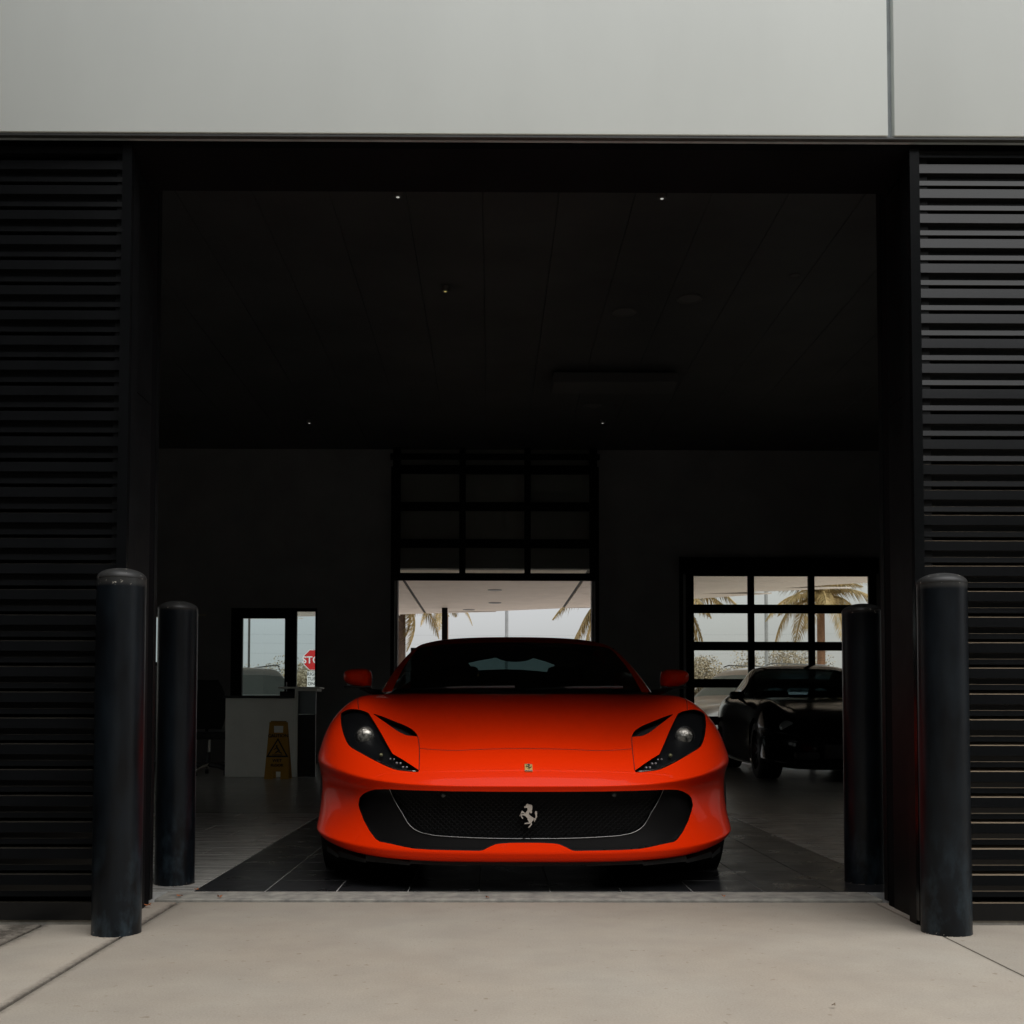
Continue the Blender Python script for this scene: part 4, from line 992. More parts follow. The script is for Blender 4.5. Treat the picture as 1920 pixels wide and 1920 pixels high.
for fr_ in (True, False):
    mb, MX = sign_panel(fr_); po = mb.xform(MX).build('front_panel' if fr_ else 'rear_panel', M_SIGN, sg)
    if fr_:
        def put(mbx, z, nm): mbx.xform(MX @ Matrix.Translation((0, -.0085, z))).build(nm, M_SIGNBLK, po)
        put(text_mb('CAUTION', .052, .001, .001), sh*.745, 'lettering')
        tr = MB(); 
        def tri(r): return [(0, r*1.05), (r*.95, -r*.62), (-r*.95, -r*.62)]
        a, b = tri(.135), tri(.105)
        for i in range(3):
            j = (i+1) % 3; tr.add([(a[i][0],-.0005,a[i][1]),(a[j][0],-.0005,a[j][1]),(b[j][0],-.0005,b[j][1]),(b[i][0],-.0005,b[i][1])], [(0,1,2,3)])
        # slipping figure
        tr.prism([(-.012+.012*math.cos(t), .045+.012*math.sin(t)) for t in np.linspace(0, 2*math.pi, 12, endpoint=False)], -.001, 0)
        for q in ([(-.02,.03),(.0,.035),(.03,-.01),(.015,-.02)], [(.02,-.012),(.055,-.035),(.05,-.045),(.01,-.025)], [(.012,-.018),(-.03,-.045),(-.034,-.038),(.0,-.005)], [(-.018,.03),(-.048,.005),(-.042,.0),(-.012,.02)], [(-.06,-.052),(.06,-.052),(.06,-.06),(-.06,-.06)]):
            tr.prism(q, -.001, 0)
        put(tr, sh*.50, 'warning_triangle')
        put(text_mb('WET', .05, .001, .001), sh*.315, 'lettering'); put(text_mb('FLOOR', .045, .001, .001), sh*.235, 'lettering')
MB().tube([(-.09, 0, sh*.985), (.09, 0, sh*.985)], .006, 8).build('hinge', M_SIGNBLK, sg)
# office chair behind the counter
M_CH = mat('chair_black_fabric', (0.012, 0.012, 0.013), 0.7)
chx, chy = cxp(392, 13.5), 13.5
oc = tag(empty('office_chair', (chx, chy, .004), R(20)), 'black swivel office chair beside the white counter', 'chair')
MB().box(-.25, .25, -.24, .24, .44, .53, ch=.035).build('seat', M_CH, oc, smooth=40)
bk = MB(); nb = 9
for i in range(nb):
    z = i/(nb-1); w = .21*math.sin(math.pi*(.18+.72*z))**.5+.02
    bk.v += [(-w, .24+.10*z-.05*math.sin(math.pi*z), .56+.62*z), (0, .27+.10*z-.05*math.sin(math.pi*z), .56+.62*z), (w, .24+.10*z-.05*math.sin(math.pi*z), .56+.62*z), (w, .29+.10*z-.05*math.sin(math.pi*z), .56+.62*z), (0, .32+.10*z-.05*math.sin(math.pi*z), .56+.62*z), (-w, .29+.10*z-.05*math.sin(math.pi*z), .56+.62*z)]
for i in range(nb-1):
    for k in range(6): bk.f.append((i*6+k, i*6+(k+1) % 6, (i+1)*6+(k+1) % 6, (i+1)*6+k))
bk.f += [tuple(range(5, -1, -1)), tuple((nb-1)*6+k for k in range(6))]
bk.build('backrest', M_CH, oc, smooth=40)
for s_ in (-1, 1): MB().tube([(s_*.24, .05, .50), (s_*.30, .05, .55), (s_*.30, .05, .70), (s_*.30, -.15, .72), (s_*.30, .14, .72)], .018, 8).build('armrest', M_CH, oc, smooth=40)
MB().tube([(0,0,.12),(0,0,.28)], .03, 12).build('gas_lift_cover', M_CH, oc); MB().tube([(0,0,.28),(0,0,.44)], .016, 12).build('gas_lift', M_CHROME, oc, smooth=40)
MB().tube([(0,.2,.46),(0,.31,.5),(0,.32,.75)], .02, 8).build('back_support', M_CH, oc)
for k in range(5):
    a = 2*math.pi*k/5+.3; lg = MB().tube([(0,0,.13),(.17*math.cos(a),.17*math.sin(a),.11),(.30*math.cos(a),.30*math.sin(a),.075)], [.03,.022,.016], 8).build('base_leg', M_CHROME if k in (1, 3) else M_CH, oc, smooth=40)
    MB().lathe([(.001,-.02),(.028,-.02),(.028,.02),(.001,.02)], 14, (.30*math.cos(a), .30*math.sin(a), .029), 'x').build('caster', M_CH, lg)

# ------------------------------------------------------------------ ceiling fixtures
M_FIX = mat('fixture_grey', (0.16, 0.16, 0.155), 0.5)
M_GLOW = emit('small_lamp_white', (1.0, 0.97, 0.9), 0.35); M_GLOWY = emit('small_lamp_yellow', (0.9, 0.75, 0.25), 0.35)
ZCE = 4.918
def ceil_at(px, py): 
    d = pixdir(px, py); t = (ZCE-CAM[2])/d[2]; return Vector(CAM + d*t)
for i, (px, py, lab, g) in enumerate(((746, 358, 'tiny lit spotlight on the dark ceiling, nearest the lintel on the left', M_GLOW), (1241, 361, 'tiny lit spotlight on the dark ceiling, nearest the lintel on the right', M_GLOW), (835, 537, 'tiny yellowish lamp on the dark ceiling', M_GLOWY), (580, 787, 'tiny pale lamp at the far left of the dark ceiling', M_GLOW), (1130, 787, 'tiny pale lamp near the raised overhead door', M_GLOW))):
    p = ceil_at(px, py); e = tag(empty('ceiling_spotlight', p), lab, 'spotlight', 'small lamps on the dark ceiling')
    MB().lathe([(.001, -.05), (.035, -.05), (.04, -.03), (.04, 0)], 16).build('housing', M_FIX, e, smooth=40)
    MB().lathe([(.001, -.053), (.014, -.0515)], 10).build('bulb', g, e)
for px, py, lab in ((1170, 585, 'round unlit downlight in the dark ceiling above the car'), (1293, 560, 'round unlit downlight in the ceiling towards the right jamb'), (1490, 516, 'small pale disc fitting on the ceiling near the right jamb'), (1110, 760, 'faint round downlight near the raised overhead door')):
    p = ceil_at(px, py); e = tag(empty('downlight', p), lab, 'downlight', 'unlit downlights in the dark ceiling')
    r_ = .05 if py == 516 else .12
    MB().lathe([(r_*.8, -.004), (r_, -.012), (r_*1.1, -.002)], 24).build('trim_ring', M_FIX, e, smooth=40); MB().lathe([(.001, -.002), (r_*.8, -.003)], 24).build('diffuser', M_FIX, e)
p = ceil_at(1150, 705); e = tag(empty('air_duct', p), 'long dark air duct hung under the ceiling before the rear door', 'air duct')
MB().box(-.75, .75, -.25, .25, -.15, -.03, ch=.01).build('duct_body', mat('duct_grey', (0.12, 0.12, 0.12), 0.6), e); 
for s_ in (-1, 1): MB().box(s_*.6-.02, s_*.6+.02, -.02, .02, -.03, .0).build('hanger', M_FIX, e)

# ------------------------------------------------------------------ dry leaves on the threshold
M_LEAF = mat('dry_leaf', (0.30, 0.10, 0.03), 0.8, var=0.4, scale=60)
def dry_leaf(px, py, size, lab, z=.0, seed=1):
    g = random.Random(seed); p = on_floor(px, py, z+.004); mb = MB()
    pts = [(math.cos(t)*size*(1+.25*math.cos(5*t)), math.sin(t)*size*.55*(1+.2*math.sin(3*t))) for t in np.linspace(0, 2*math.pi, 14, endpoint=False)]
    mb.v = [(0, 0, .008)] + [(x, y, .004+.012*abs(x)/size*g.random()) for x, y in pts]; mb.f = [(0, i+1, (i+1) % 14+1) for i in range(14)]
    o = mb.build('dry_leaf', M_LEAF if seed < 7 else mat('grey_leaf', (0.16, 0.12, 0.08), 0.8), None); o.location = p; o.rotation_euler = (0, 0, g.uniform(0, 6)); return tag(o, lab, 'leaf', 'dry leaves blown against the threshold')
dry_leaf(337, 1682, .016, 'round dry orange leaf on the threshold by the left inner bollard', .0, 1)
dry_leaf(412, 1684, .014, 'thin dry orange leaf on the threshold, second from the left', .0, 2)
dry_leaf(368, 1670, .010, 'small tan leaf at the tip of the dark tile strip', .004, 3)
dry_leaf(914, 1685, .012, 'dry leaf on the threshold in front of the car', .0, 4)
dry_leaf(276, 1700, .016, 'rusty leaf lying behind the speckled outside bollard', -.006, 5)
dry_leaf(1357, 1683, .008, 'tiny dry leaf on the threshold towards the right', .0, 6)
dry_leaf(1563, 1888, .007, 'tiny curled leaf alone on the bare driveway', -.006, 7)

# ------------------------------------------------------------------ rear canopy
ZS = 3.6
cyo = {'y': 0}
edge_px = [(300, 1160), (560, 1156), (748, 1152), (930, 1146), (1110, 1138), (1300, 1123), (1460, 1108), (1627, 1092), (1800, 1072)]
edge = []
for px, py in edge_px:
    d = pixdir(px, py); t = (ZS-CAM[2])/d[2]; q = CAM + d*t; edge.append((q[0], q[1]))
can = tag(empty('canopy', (0, 17.4, 0)), 'pale flat canopy reaching out from the rear of the building', 'canopy')
def can_build(mb, nm, m, **k): mb.v = [(v[0], v[1]-17.4, v[2]) for v in mb.v]; return mb.build(nm, m, can, **k)
outline = [(edge[0][0], 17.32)] + edge + [(edge[-1][0], 17.32)]
# boards of the soffit run across the view: slice the outline in y
def edge_y(x):
    for (x0, y0), (x1, y1) in zip(edge[:-1], edge[1:]):
        if x0 <= x <= x1: return y0+(y1-y0)*(x-x0)/(x1-x0)
    return edge[0][1]
xs_ = sorted({edge[0][0], -1.92, -1.84, 1.9, 1.98, edge[-1][0], *[e_[0] for e_ in edge]})
mb = MB()
y0 = 17.34
while y0 < 34:
    y1 = y0+1.2; bd = MB()
    lim = [min(max(edge_y(x), y0), y1-.015) for x in xs_]
    for i in range(len(xs_)-1):
        if abs(xs_[i]+1.92) < .01 or abs(xs_[i]-1.9) < .01: continue
        a, b = xs_[i], xs_[i+1]; ya, yb_ = lim[i], lim[i+1]
        if ya-y0 < .005 and yb_-y0 < .005: continue
        bd.add([(a,y0,ZS),(b,y0,ZS),(b,yb_,ZS),(a,ya,ZS),(a,y0,ZS+.03),(b,y0,ZS+.03),(b,yb_,ZS+.03),(a,ya,ZS+.03)], [(0,3,2,1),(4,5,6,7),(0,1,5,4),(3,7,6,2),(0,4,7,3),(1,2,6,5)])
    if bd.v: can_build(bd, 'soffit_board', M_SOFFIT, fixn=False)
    y0 = y1
slab = MB(); n_ = len(outline)
slab.v = [(x, y+ (.06 if 0 < i < n_-1 else 0), ZS+.035) for i, (x, y) in enumerate(outline)] + [(x, y+(.06 if 0 < i < n_-1 else 0), ZS+.5) for i, (x, y) in enumerate(outline)]
slab.f = [tuple(range(n_)), tuple(range(2*n_-1, n_-1, -1))] + [(i, (i+1) % n_, n_+(i+1) % n_, n_+i) for i in range(n_)]
can_build(slab, 'roof_slab', M_SLOT)
for px, py in ((928, 1106), (928, 1130), (879, 1143)):
    d = pixdir(px, py); q = CAM + d*((ZS-CAM[2])/d[2])
    can_build(MB().lathe([(.001, -.004), (.11, -.005), (.16, -.012), (.17, -.001)], 20, (q[0], q[1], ZS)), 'recessed_lamp', mat('lamp_trim', (0.14, 0.13, 0.12), 0.4), smooth=40)
q = at(834, 1190, 29.5)
can_build(MB().box(q.x-.075, q.x+.075, 29.35, 29.5, -.02, ZS-.002), 'column', M_BLACK)
q2 = at(250, 1190, 29.5); can_build(MB().box(q2.x-.075, q2.x+.075, 29.35, 29.5, -.02, ZS-.002), 'column', M_BLACK)

# ------------------------------------------------------------------ palms, trees, lamp posts, street signs
M_PALMT = mat('palm_trunk', (0.20, 0.105, 0.055), 0.9, var=0.4, scale=10, bump=0.5, bscale=25, stretch=(1, 1, 3))
M_PALMD = mat('palm_trunk_dark', (0.06, 0.035, 0.022), 0.9, var=0.4, scale=10, bump=0.5, bscale=25)
M_FROND = mat('palm_frond', (0.33, 0.25, 0.07), 0.6, var=0.5, var2=(0.46, 0.32, 0.14), scale=4)
def frond_mesh(L, droop, seed, nleaf=46):
    g = random.Random(seed); mb = MB(); pts = []
    for i in range(13):
        t = i/12; pts.append(Vector((L*(t - .18*droop*t*t), 0, L*(.34*t - droop*t*t*.75))))
    mb.tube(pts, [.028*(1-.85*i/12)+.004 for i in range(13)], 5)
    for k in range(nleaf):
        t = .10+.90*k/nleaf; i = min(11, int(t*12)); f = t*12-i; p = pts[i].lerp(pts[i+1], f); tg = (pts[i+1]-pts[i]).normalized()
        ll = L*.26*math.sin(math.pi*min(1, .16+t*.86))**.6*g.uniform(.8, 1.15)
        for s_ in (-1, 1):
            side = Vector((0, s_, 0)); d = (tg*.55 + side*g.uniform(.55, .9) + Vector((0, 0, -.18))).normalized()
            q1 = p + d*ll*.5; q2 = p + d*ll*.85 + Vector((0, 0, -ll*g.uniform(.25, .55))); w = tg.cross(d).normalized().cross(d)*.0075
            mb.add([p-w*.6, p+w*.6, q1+w, q1-w, q2], [(0, 1, 2, 3), (3, 2, 4)])
    me = bpy.data.meshes.new('frond'); me.from_pydata(mb.v, [], mb.f); me.update(); me.materials.append(M_FROND); return me
FRONDS = [frond_mesh(1.0, d, i) for i, d in enumerate((.35, .62, .95, 1.25))]
def palm(px, Y, z_crown, label, flen, trad, n=20, seed=1, tm=None, base_boot=True, extra=()):
    g = random.Random(seed); x = at(px, 1250, Y).x; e = empty('palm_tree', (x, Y, -.06))
    zc_ = z_crown+.06
    pr = [(trad*1.5, 0), (trad*1.25, .25), (trad*1.05, .8), (trad, zc_*.6), (trad*.95, zc_-.55), (trad*1.25, zc_-.35), (trad*1.35, zc_-.1), (trad*.7, zc_+.1)]
    t = MB().lathe(pr, 16); t.build('trunk', tm or M_PALMT, e, smooth=50)
    for i in range(n):
        a = i*2.399+g.uniform(-.2, .2); lv = i/n
        k = min(3, int(lv*4)); o = link('frond', FRONDS[k], None, e); s = flen*g.uniform(.85, 1.12)
        o.scale = (s, s, s); o.location = (.05*math.cos(a), .05*math.sin(a), zc_ - .25*lv)
        o.rotation_euler = (g.uniform(-.15, .15), R(-38+52*lv)*1.0, a)
    for (az, el, k, sc_) in extra:
        o = link('frond', FRONDS[k], None, e); o.scale = (flen*sc_,)*3; o.location = (0, 0, zc_-.2); o.rotation_euler = (0, R(el), R(az))
    return tag(e, label, 'palm tree', 'palm trees behind the building')
palm(1540, 36, 4.75, 'palm tree with a reddish trunk seen through the closed glazed door', 2.1, .13, 24, 3)
palm(1203, 33, 4.75, 'palm tree between the two rear doors, fronds hanging into both', 2.9, .16, 26, 5, extra=((180, 16, 2, 1.0), (172, 30, 1, 1.0), (8, 20, 2, .95), (0, 6, 1, 1.05), (188, 40, 2, .8)))
palm(752, 37, 4.9, 'dark trunked palm at the left edge of the open rear doorway', 2.3, .15, 18, 9, M_PALMD, extra=((10, 68, 2, .8), (-12, 60, 2, .9)))
palm(836, 46, 5.6, 'distant palm behind the black canopy column', 1.6, .10, 16, 11)
def leaf_cloud(n, sampler, size, seed):
    g = np.random.default_rng(seed); mb = MB()
    P = sampler(g, n)
    for p in P:
        a = g.normal(size=3); a /= np.linalg.norm(a); b = np.cross(a, g.normal(size=3)); b /= np.linalg.norm(b)+1e-9
        s = size*(0.6+0.8*g.random()); a = a*s; b = b*s*0.55
        mb.add([p-a, p-b, p+a, p+b], [(0, 1, 2, 3)])
    return mb
M_TREELEAF = mat('tree_leaf_olive', (0.29, 0.235, 0.14), 0.7, var=0.2, var2=(0.36, 0.30, 0.20), scale=1.2)
M_BARK = mat('tree_bark', (0.10, 0.075, 0.05), 0.9, var=0.3, scale=8)
def tree(px, Y, h, wdt, label, seed, nleaf=7000):
    g = np.random.default_rng(seed); x = at(px, 1250, Y).x; e = empty('tree', (x, Y, -.08))
    tb = MB().tube([(0,0,0),(.05,0,h*.3),(.0,.05,h*.6)], [.18,.13,.08], 8)
    cl = []
    for k in range(14):
        a = g.uniform(0, 6.28); r = wdt*.5*g.uniform(.2, .85); z = h*g.uniform(.42, .92); c = np.array([r*math.cos(a), r*math.sin(a)*.7, z]); cl.append((c, wdt*g.uniform(.14, .26)))
        tb.tube([(0,0,h*.3),(c[0]*.5,c[1]*.5,h*.3+(z-h*.3)*.6),tuple(c)], [.07,.045,.015], 5)
    tb.build('trunk', M_BARK, e, smooth=40)
    def smp(gg, n):
        out = []
        for i in range(n):
            c, r = cl[i % len(cl)]; d = gg.normal(size=3); d /= np.linalg.norm(d); out.append(c + d*r*gg.random()**.45*np.array([1, 1, .8]))
        return np.array(out)
    leaf_cloud(nleaf, smp, .05, seed+50).build('crown', M_TREELEAF, e, fixn=False)
    return tag(e, label, 'tree', 'scrubby trees beyond the car park')
for i, (px, Y, h, w, lab) in enumerate(((1318, 52, 3.9, 4.2, 'olive scrub tree at the left side of the closed glazed door'), (1385, 56, 3.2, 4.0, 'low bushy olive tree just left of the grey lamp post in the glazed door'), (1478, 54, 4.1, 4.4, 'loose brownish tree just right of the grey lamp post'), (1560, 60, 3.0, 4.0, 'low scrub tree behind the reddish palm trunk'), (1250, 58, 3.6, 4.5, 'scrub tree hidden mostly by the wall between the rear doors'), (510, 55, 3.2, 5.0, 'scrub tree low behind the entry door glass'), (562, 46, 3.0, 3.2, 'bush beside the stop sign post'), (1430, 60, 3.3, 4, 'small scrub tree directly behind the grey lamp post'))):
    tree(px, Y, h, w, lab, 20+i)
M_POST = mat('galvanised_post', (0.30, 0.31, 0.31), 0.5, 0.3, var=0.1, scale=4)
def lamp_post(px, Y, wpx, label, h=8.0):
    x = at(px, 1200, Y).x; e = empty('lamp_post', (x, Y, -.08)); r = wpx/2*Y/F_PX
    MB().lathe([(r*2.2, 0), (r*2.2, .5), (r*1.05, .52), (r*.85, h)], 14).build('pole', M_POST, e, smooth=40)
    MB().box(-.05, 1.2, -.06, .06, h, h+.1, ch=.01).build('arm', M_POST, e); MB().box(.7, 1.3, -.18, .18, h-.06, h-.002, ch=.01).build('lamp_head', M_POST, e)
    return tag(e, label, 'lamp post', 'lamp posts in the rear car park')
lamp_post(950, 40, 6.5, 'grey lamp post above the middle of the red car')
lamp_post(1437, 40, 7, 'grey lamp post seen through the middle panes of the closed door')
lamp_post(467, 30, 4.5, 'olive lamp post seen through the entry door glass')
# stop sign
px_m = 39/0.76; YSG = F_PX/px_m
c = at(588.5, 1237.5, YSG); e = tag(empty('stop_sign', (c.x, YSG, -.08)), 'red octagonal stop sign with a white turn plate below on a post', 'road sign')
r8 = .38/math.cos(math.pi/8); oc8 = [(r8*math.cos(math.pi/8+k*math.pi/4), r8*math.sin(math.pi/8+k*math.pi/4)) for k in range(8)]
zc8 = c.z+.08
M_SRED = mat('sign_red', (0.55, 0.012, 0.012), 0.5); M_SWHT = mat('sign_white', (0.75, 0.73, 0.70), 0.5)
MB().prism([(x, z+zc8) for x, z in oc8], -.01, .0).build('border_plate', M_SWHT, e); f8 = MB().prism([(x*.94, z*.94+zc8) for x, z in oc8], -.014, -.011).build('sign_face', M_SRED, e)
text_mb('STOP', .36, .001, .006).xform(Matrix.Translation((0, -.017, zc8-.01))).build('lettering', M_SWHT, f8)
pl = MB().box(-.24, .24, -.01, 0, zc8-.98, zc8-.42).build('turn_plate', M_SWHT, e)
for i, tx in enumerate(('RIGHT', 'TURN', 'ONLY')): text_mb(tx, .165, .001, .002).xform(Matrix.Translation((0, -.013, zc8-.52-.175*i))).build('lettering', mat('sign_print', (.02,.02,.02), .5), pl)
MB().box(-.03, .03, .002, .05, 0, zc8+.4).build('post', M_POST, e)
# overhead wires
for i, (za, zb_, lab) in enumerate(((6.1, 6.2, 'thin overhead wire, uppermost of three behind the building'), (5.55, 5.6, 'thin overhead wire, middle of three behind the building'), (4.9, 4.95, 'thin overhead wire, lowest of three behind the building'))):
    pts = [(x, 70, za+(zb_-za)*(x+40)/80-.4*(1-(x/40)**2)) for x in np.linspace(-40, 40, 25)]
    o = MB().tube(pts, .006, 5).build('power_line', M_POST, None); tag(o, lab, 'wire', 'overhead wires')
for s_, lab in ((-40, 'wooden utility pole holding the wires, far left'), (40, 'wooden utility pole holding the wires, far right')):
    o = MB().lathe([(.17, -.08), (.12, 8.5), (.001, 8.52)], 10, (s_, 70, 0)).build('utility_pole', M_BARK, None, smooth=40); tag(o, lab, 'pole', 'utility poles')

# ------------------------------------------------------------------ other vehicles
M_COUPE = mat('black_coupe_paint', (0.002, 0.002, 0.0025), 0.12, coat=0.0, spec=0.25)
M_SKYG = mat('sky_blue_car_glass', (0.35, 0.46, 0.50), 0.04, 0.85)
M_DARKG = glass('dark_car_glass', (0.10, 0.12, 0.12))
def coupe(loc, rz):
    e = empty('parked_coupe', loc, rz)
    sc = np.array([.97, .96, 1.09])
    V2, F2, M2 = mirror_cage(*car_cage()); a, f, _ = subdivide(V2, F2, M2, 3); 
    a = a*sc
    V, F = [tuple(v) for v in a], [tuple(map(int, q)) for q in f]
    for ay in (.97*.96, 3.69*.96):
        A = np.asarray(V); s = np.hypot(A[:, 1]-ay, A[:, 2]-.345) - .37; s[np.abs(A[:, 0]) < .68] = 1.0; s[A[:, 2] > .8] = np.maximum(s[A[:, 2] > .8], .01)
        V, F, _, _ = clip(V, F, s)
    A = np.asarray(V); s = sdf_poly(A[:, :2]/sc[:2], CABIN + [(-p[0], p[1]) for p in reversed(CABIN)] if False else smooth_poly([(0,1.72),(-.60,1.86),(-.76,2.02),(-.80,2.6),(-.76,3.3),(-.55,3.75),(0,3.92),(.55,3.75),(.76,3.3),(.80,2.6),(.76,2.02),(.60,1.86)], n=4)); s[A[:, 2] < .6] = 1.0
    V, F, _, _ = clip(V, F, s)
    mesh_from('body', V, F, M_COUPE, e)
    V2, F2, M2 = mirror_cage(gvv, GF, GM); g_, gf_, gm_ = subdivide(V2, F2, M2, 3); g_ = g_*sc; g_[:, 2] += .01; gl_ = [tuple(v) for v in g_]
    for nm, k, m in (('windscreen', 0, M_DARKG), ('roof', 1, M_COUPE), ('rear_window', 2, M_DARKG)): mesh_from(nm, gl_, [tuple(map(int, q)) for q in gf_[gm_ == k]], m, e)
    cxx = g_[gf_].mean(1)[:, 0]
    for s_ in (1, -1): mesh_from('side_window', gl_, [tuple(map(int, q)) for q in gf_[(gm_ == 3) & (cxx*s_ > 0)]], M_DARKG, e)
    for s_ in (-1, 1):
        wheel(e, s_*.80, .97*.96, s_); wheel(e, s_*.80, 3.69*.96, s_)
        hl = MB().lathe([(.001, .02), (.06, .015), (.085, .0), (.09, -.05)], 24, (s_*.70, .235, .60), 'y').build('headlight', mat('coupe_lamp', (.35,.37,.38), .15, .6), e, smooth=True)
        MB().box(min(s_*.40, s_*.66), max(s_*.40, s_*.66), -.0, .30, .26, .34, ch=.02).build('air_intake', M_VOID, e, smooth=40)
        m_ = MB().box(-.09, .09, -.06, .04, -.05, .05, ch=.03).xform(Matrix.Translation((s_*.96, 2.05, 1.0))).build('door_mirror', M_COUPE, e, smooth=60)
        MB().tube([(s_*.82, 2.08, .90), (s_*.93, 2.05, .96)], .018, 8).build('mirror_arm', M_COUPE, m_)
    MB().box(-.36, .36, -.035, .2, .27, .43, ch=.02).build('grille', M_VOID, e, smooth=40)
    MB().box(-.70, .70, 1.85, 3.5, .30, .34).build('cabin_floor', M_CABIN, e); MB().box(-.68, .68, 1.8, 2.1, .5, .90, ch=.03).build('dashboard', M_CABIN, e, smooth=40)
    for s_ in (-1, 1): MB().box(s_*.36-.23, s_*.36+.23, 2.75, 2.9, .34, 1.08, ch=.05).build('seat', M_CABIN, e, smooth=40)
    return e
cp = coupe((4.02, 12.0, .004), R(-3)); tag(cp, 'glossy black coupe parked before the closed glazed door', 'car')
def suv(name, loc, rz, paint, label, L=4.6, H=1.68, W=.92, wag=False):
    """length along +x (nose at +x), stations of ring points: sill, lower door, belt, roof edge, roof centre"""
    e = empty(name, loc, rz)
    # x, half width, belt height, roof height (belt = roof where there is no cabin), roof half width
    st = [(-.50, .80, .62, .66, .70), (-.485, .88, .86, .90, .78), (-.46, .92, .98, 1.02, .80), (-.43, .94, 1.0, 1.36, .70), (-.36, .96, 1.0, H-.02, .66), (-.16, .97, .99, H+.02, .68), (.03, .97, .98, H, .68), (.12, .97, .98, H-.10, .66), (.235, .96, 1.0, 1.05, .72), (.27, .96, .98, 1.02, .76), (.40, .94, .92, .96, .78), (.47, .88, .80, .84, .72), (.50, .78, .60, .63, .62)]
    V, F, M = [], [], []
    for (t, hw, b, r, rw) in st:
        x = t*L; k = W/.97
        V += [(x, 0, .24), (x, hw*k*.90, .24), (x, hw*k, .38), (x, hw*k*1.0, b*.8), (x, hw*k*.965, b), (x, rw*k, r-.03 if r-b > .1 else r-.01), (x, rw*k*.82, r), (x, 0, r+.015)]
    n = 8
    for i in range(len(st)-1):
        cab = 3 <= i <= 7
        for j in range(n-1):
            F.append((i*n+j, (i+1)*n+j, (i+1)*n+j+1, i*n+j+1))
            k = 0
            if j == 4 and cab: k = 1
            if j in (5, 6) and i == 7: k = 2
            if j in (5, 6) and i == 2: k = 2
            M.append(k)
    F.append(tuple(range(n))); M.append(0); F.append(tuple((len(st)-1)*n+j for j in reversed(range(n)))); M.append(0)
    V2 = list(V); mp = {}
    for i, (x, y, z) in enumerate(V):
        if abs(y) < 1e-9: mp[i] = i
        else: mp[i] = len(V2); V2.append((x, -y, z))
    F2 = F + [tuple(mp[i] for i in reversed(f)) for f in F]
    a, f, m_ = subdivide_any(V2, F2, M+M, 2)
    for nm, k, mm in (('body', 0, paint), ('side_windows', 1, M_SKYG), ('screens', 2, M_SKYG)):
        if k == 1:
            for s_ in (1, -1): mesh_from('side_window', a, [q for q, kk in zip(f, m_) if kk == 1 and sum(a[i][1] for i in q)*s_ > 0], mm, e)
        elif k == 2:
            for s_, nn in ((1, 'windscreen'), (-1, 'rear_window')): mesh_from(nn, a, [q for q, kk in zip(f, m_) if kk == 2 and sum(a[i][0] for i in q)*s_ > 0], mm, e)
        else: mesh_from(nm, a, [q for q, kk in zip(f, m_) if kk == 0], mm, e)
    for xx in (-.29*L, .31*L):
        for s_ in (-1, 1):
            t_ = empty('wheel', (xx, s_*W*.93, .35), 0, e)
            MB().lathe([(.20, .11), (.33, .11), (.35, .07), (.35, -.07), (.33, -.11), (.20, -.11)], 28, (0,0,0), 'y').build('tyre', M_TYRE, t_, smooth=40); MB().lathe([(.001, .09), (.20, .10), (.21, -.1), (.001, -.09)], 20, (0,0,0), 'y').build('rim', M_RIM, t_, smooth=40)
    for s_ in (-1, 1):
        MB().tube([(-.34*L, s_*W*.66, H+.03), (-.32*L, s_*W*.66, H+.06), (.02*L, s_*W*.66, H+.06), (.05*L, s_*W*.66, H+.02)], .015, 6).build('roof_rail', M_POST, e, smooth=40)
        MB().box(.155*L, .175*L+.06, s_*(W+.10)-.07, s_*(W+.10)+.07, .98, 1.12, ch=.03).build('door_mirror', paint, e, smooth=50)
        MB().box(.455*L, .478*L, s_*W*.70-.14, s_*W*.70+.14, .70, .82, ch=.03).build('headlight', mat('suv_lamp', (.5,.52,.54), .15, .4), e, smooth=50)
    for tx in (-.19, -.02): 
        for s_ in (-1, 1): MB().box(tx*L-.035, tx*L+.035, s_*W*.86-.01, s_*W*.86+.02, .98, 1.30).xform(Matrix.Identity(4)).build('window_pillar', M_CARBLK, e)
    MB().box(-.40*L, .2*L, -W*.75, W*.75, .5, .9).build('cabin', M_CABIN, e)
    return tag(e, label, 'car')
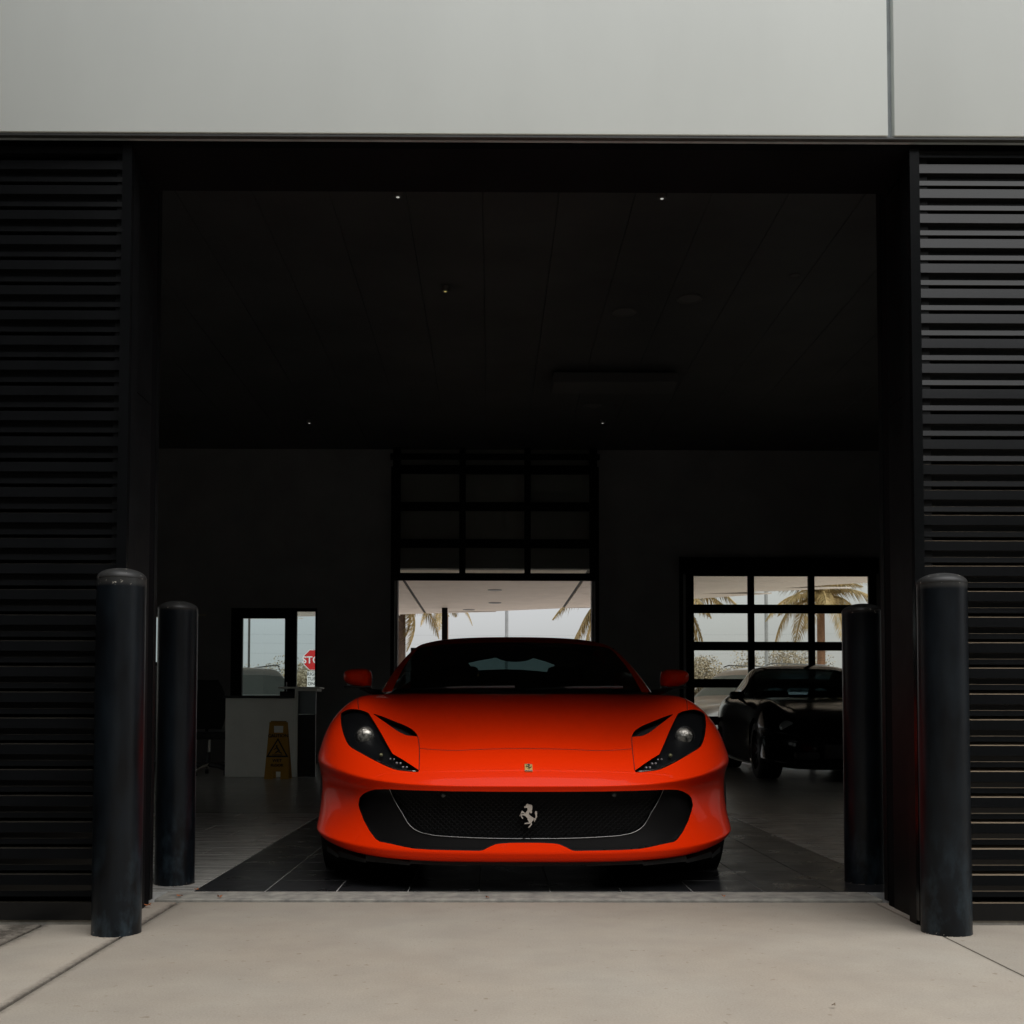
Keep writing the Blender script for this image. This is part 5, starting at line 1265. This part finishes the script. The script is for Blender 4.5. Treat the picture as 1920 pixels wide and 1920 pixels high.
def subdivide_any(V, F, mi, levels):
    me = bpy.data.meshes.new('cage'); me.from_pydata([tuple(v) for v in V], [], F); me.update()
    for i in range(max(mi)+1): me.materials.append(None)
    me.polygons.foreach_set('material_index', mi)
    ob = bpy.data.objects.new('cage', me); COL.objects.link(ob); md = ob.modifiers.new('s', 'SUBSURF'); md.levels = levels
    dg = bpy.context.evaluated_depsgraph_get(); ev = ob.evaluated_get(dg); em = ev.to_mesh()
    a = [tuple(v.co) for v in em.vertices]; f = [tuple(p.vertices) for p in em.polygons]; m_ = [p.material_index for p in em.polygons]
    ev.to_mesh_clear(); bpy.data.objects.remove(ob); bpy.data.meshes.remove(me); return a, f, m_
P_BLUE = mat('pale_blue_paint', (0.45, 0.54, 0.57), 0.3, coat=0.8); P_SILV = mat('silver_paint', (0.62, 0.62, 0.61), 0.3, 0.3, coat=0.8); P_BLK = mat('black_suv_paint', (0.012, 0.012, 0.013), 0.3, coat=0.8)
xs1 = at(470, 1270, 22).x
suv('parked_suv', (-4.85, 21.6, -.02), R(-62), P_BLUE, 'pale blue car parked behind the entry door glass')
suv('parked_suv', (-5.95, 27.5, -.02), R(-80), P_BLK, 'black high-roofed car behind the pale blue one', H=1.85)
suv('parked_suv', (at(1400, 1290, 22).x+.25, 22.5, -.02), R(212), P_SILV, 'silver car outside, half hidden by the black coupe', H=1.74)

# ------------------------------------------------------------------ unseen vegetation added behind the camera to block the low sky
M_HEDGE = mat('hedge_leaf', (0.035, 0.05, 0.02), 0.6, var=0.4, scale=3)
def box_sampler(x0, x1, y0, y1, z0, z1, wav):
    def f(g, n):
        x = g.uniform(x0, x1, n); z = z0 + (z1-z0)*g.random(n)**0.8
        z = np.minimum(z, z1 - wav*(0.5+0.5*np.sin(x*0.9)*np.cos(x*0.37+1))); y = y0 + (y1-y0)*g.random(n)
        return np.stack([x, y, z], 1)
    return f
tag(leaf_cloud(16000, box_sampler(-24, 28, -12.0, -9.6, -0.05, 11.5, 1.6), 0.44, 3).build('shade_hedge', M_HEDGE, fixn=False), 'tall dark leafy screen added unseen behind the viewer to block the low sky', 'shade_hedge', kind='stuff')
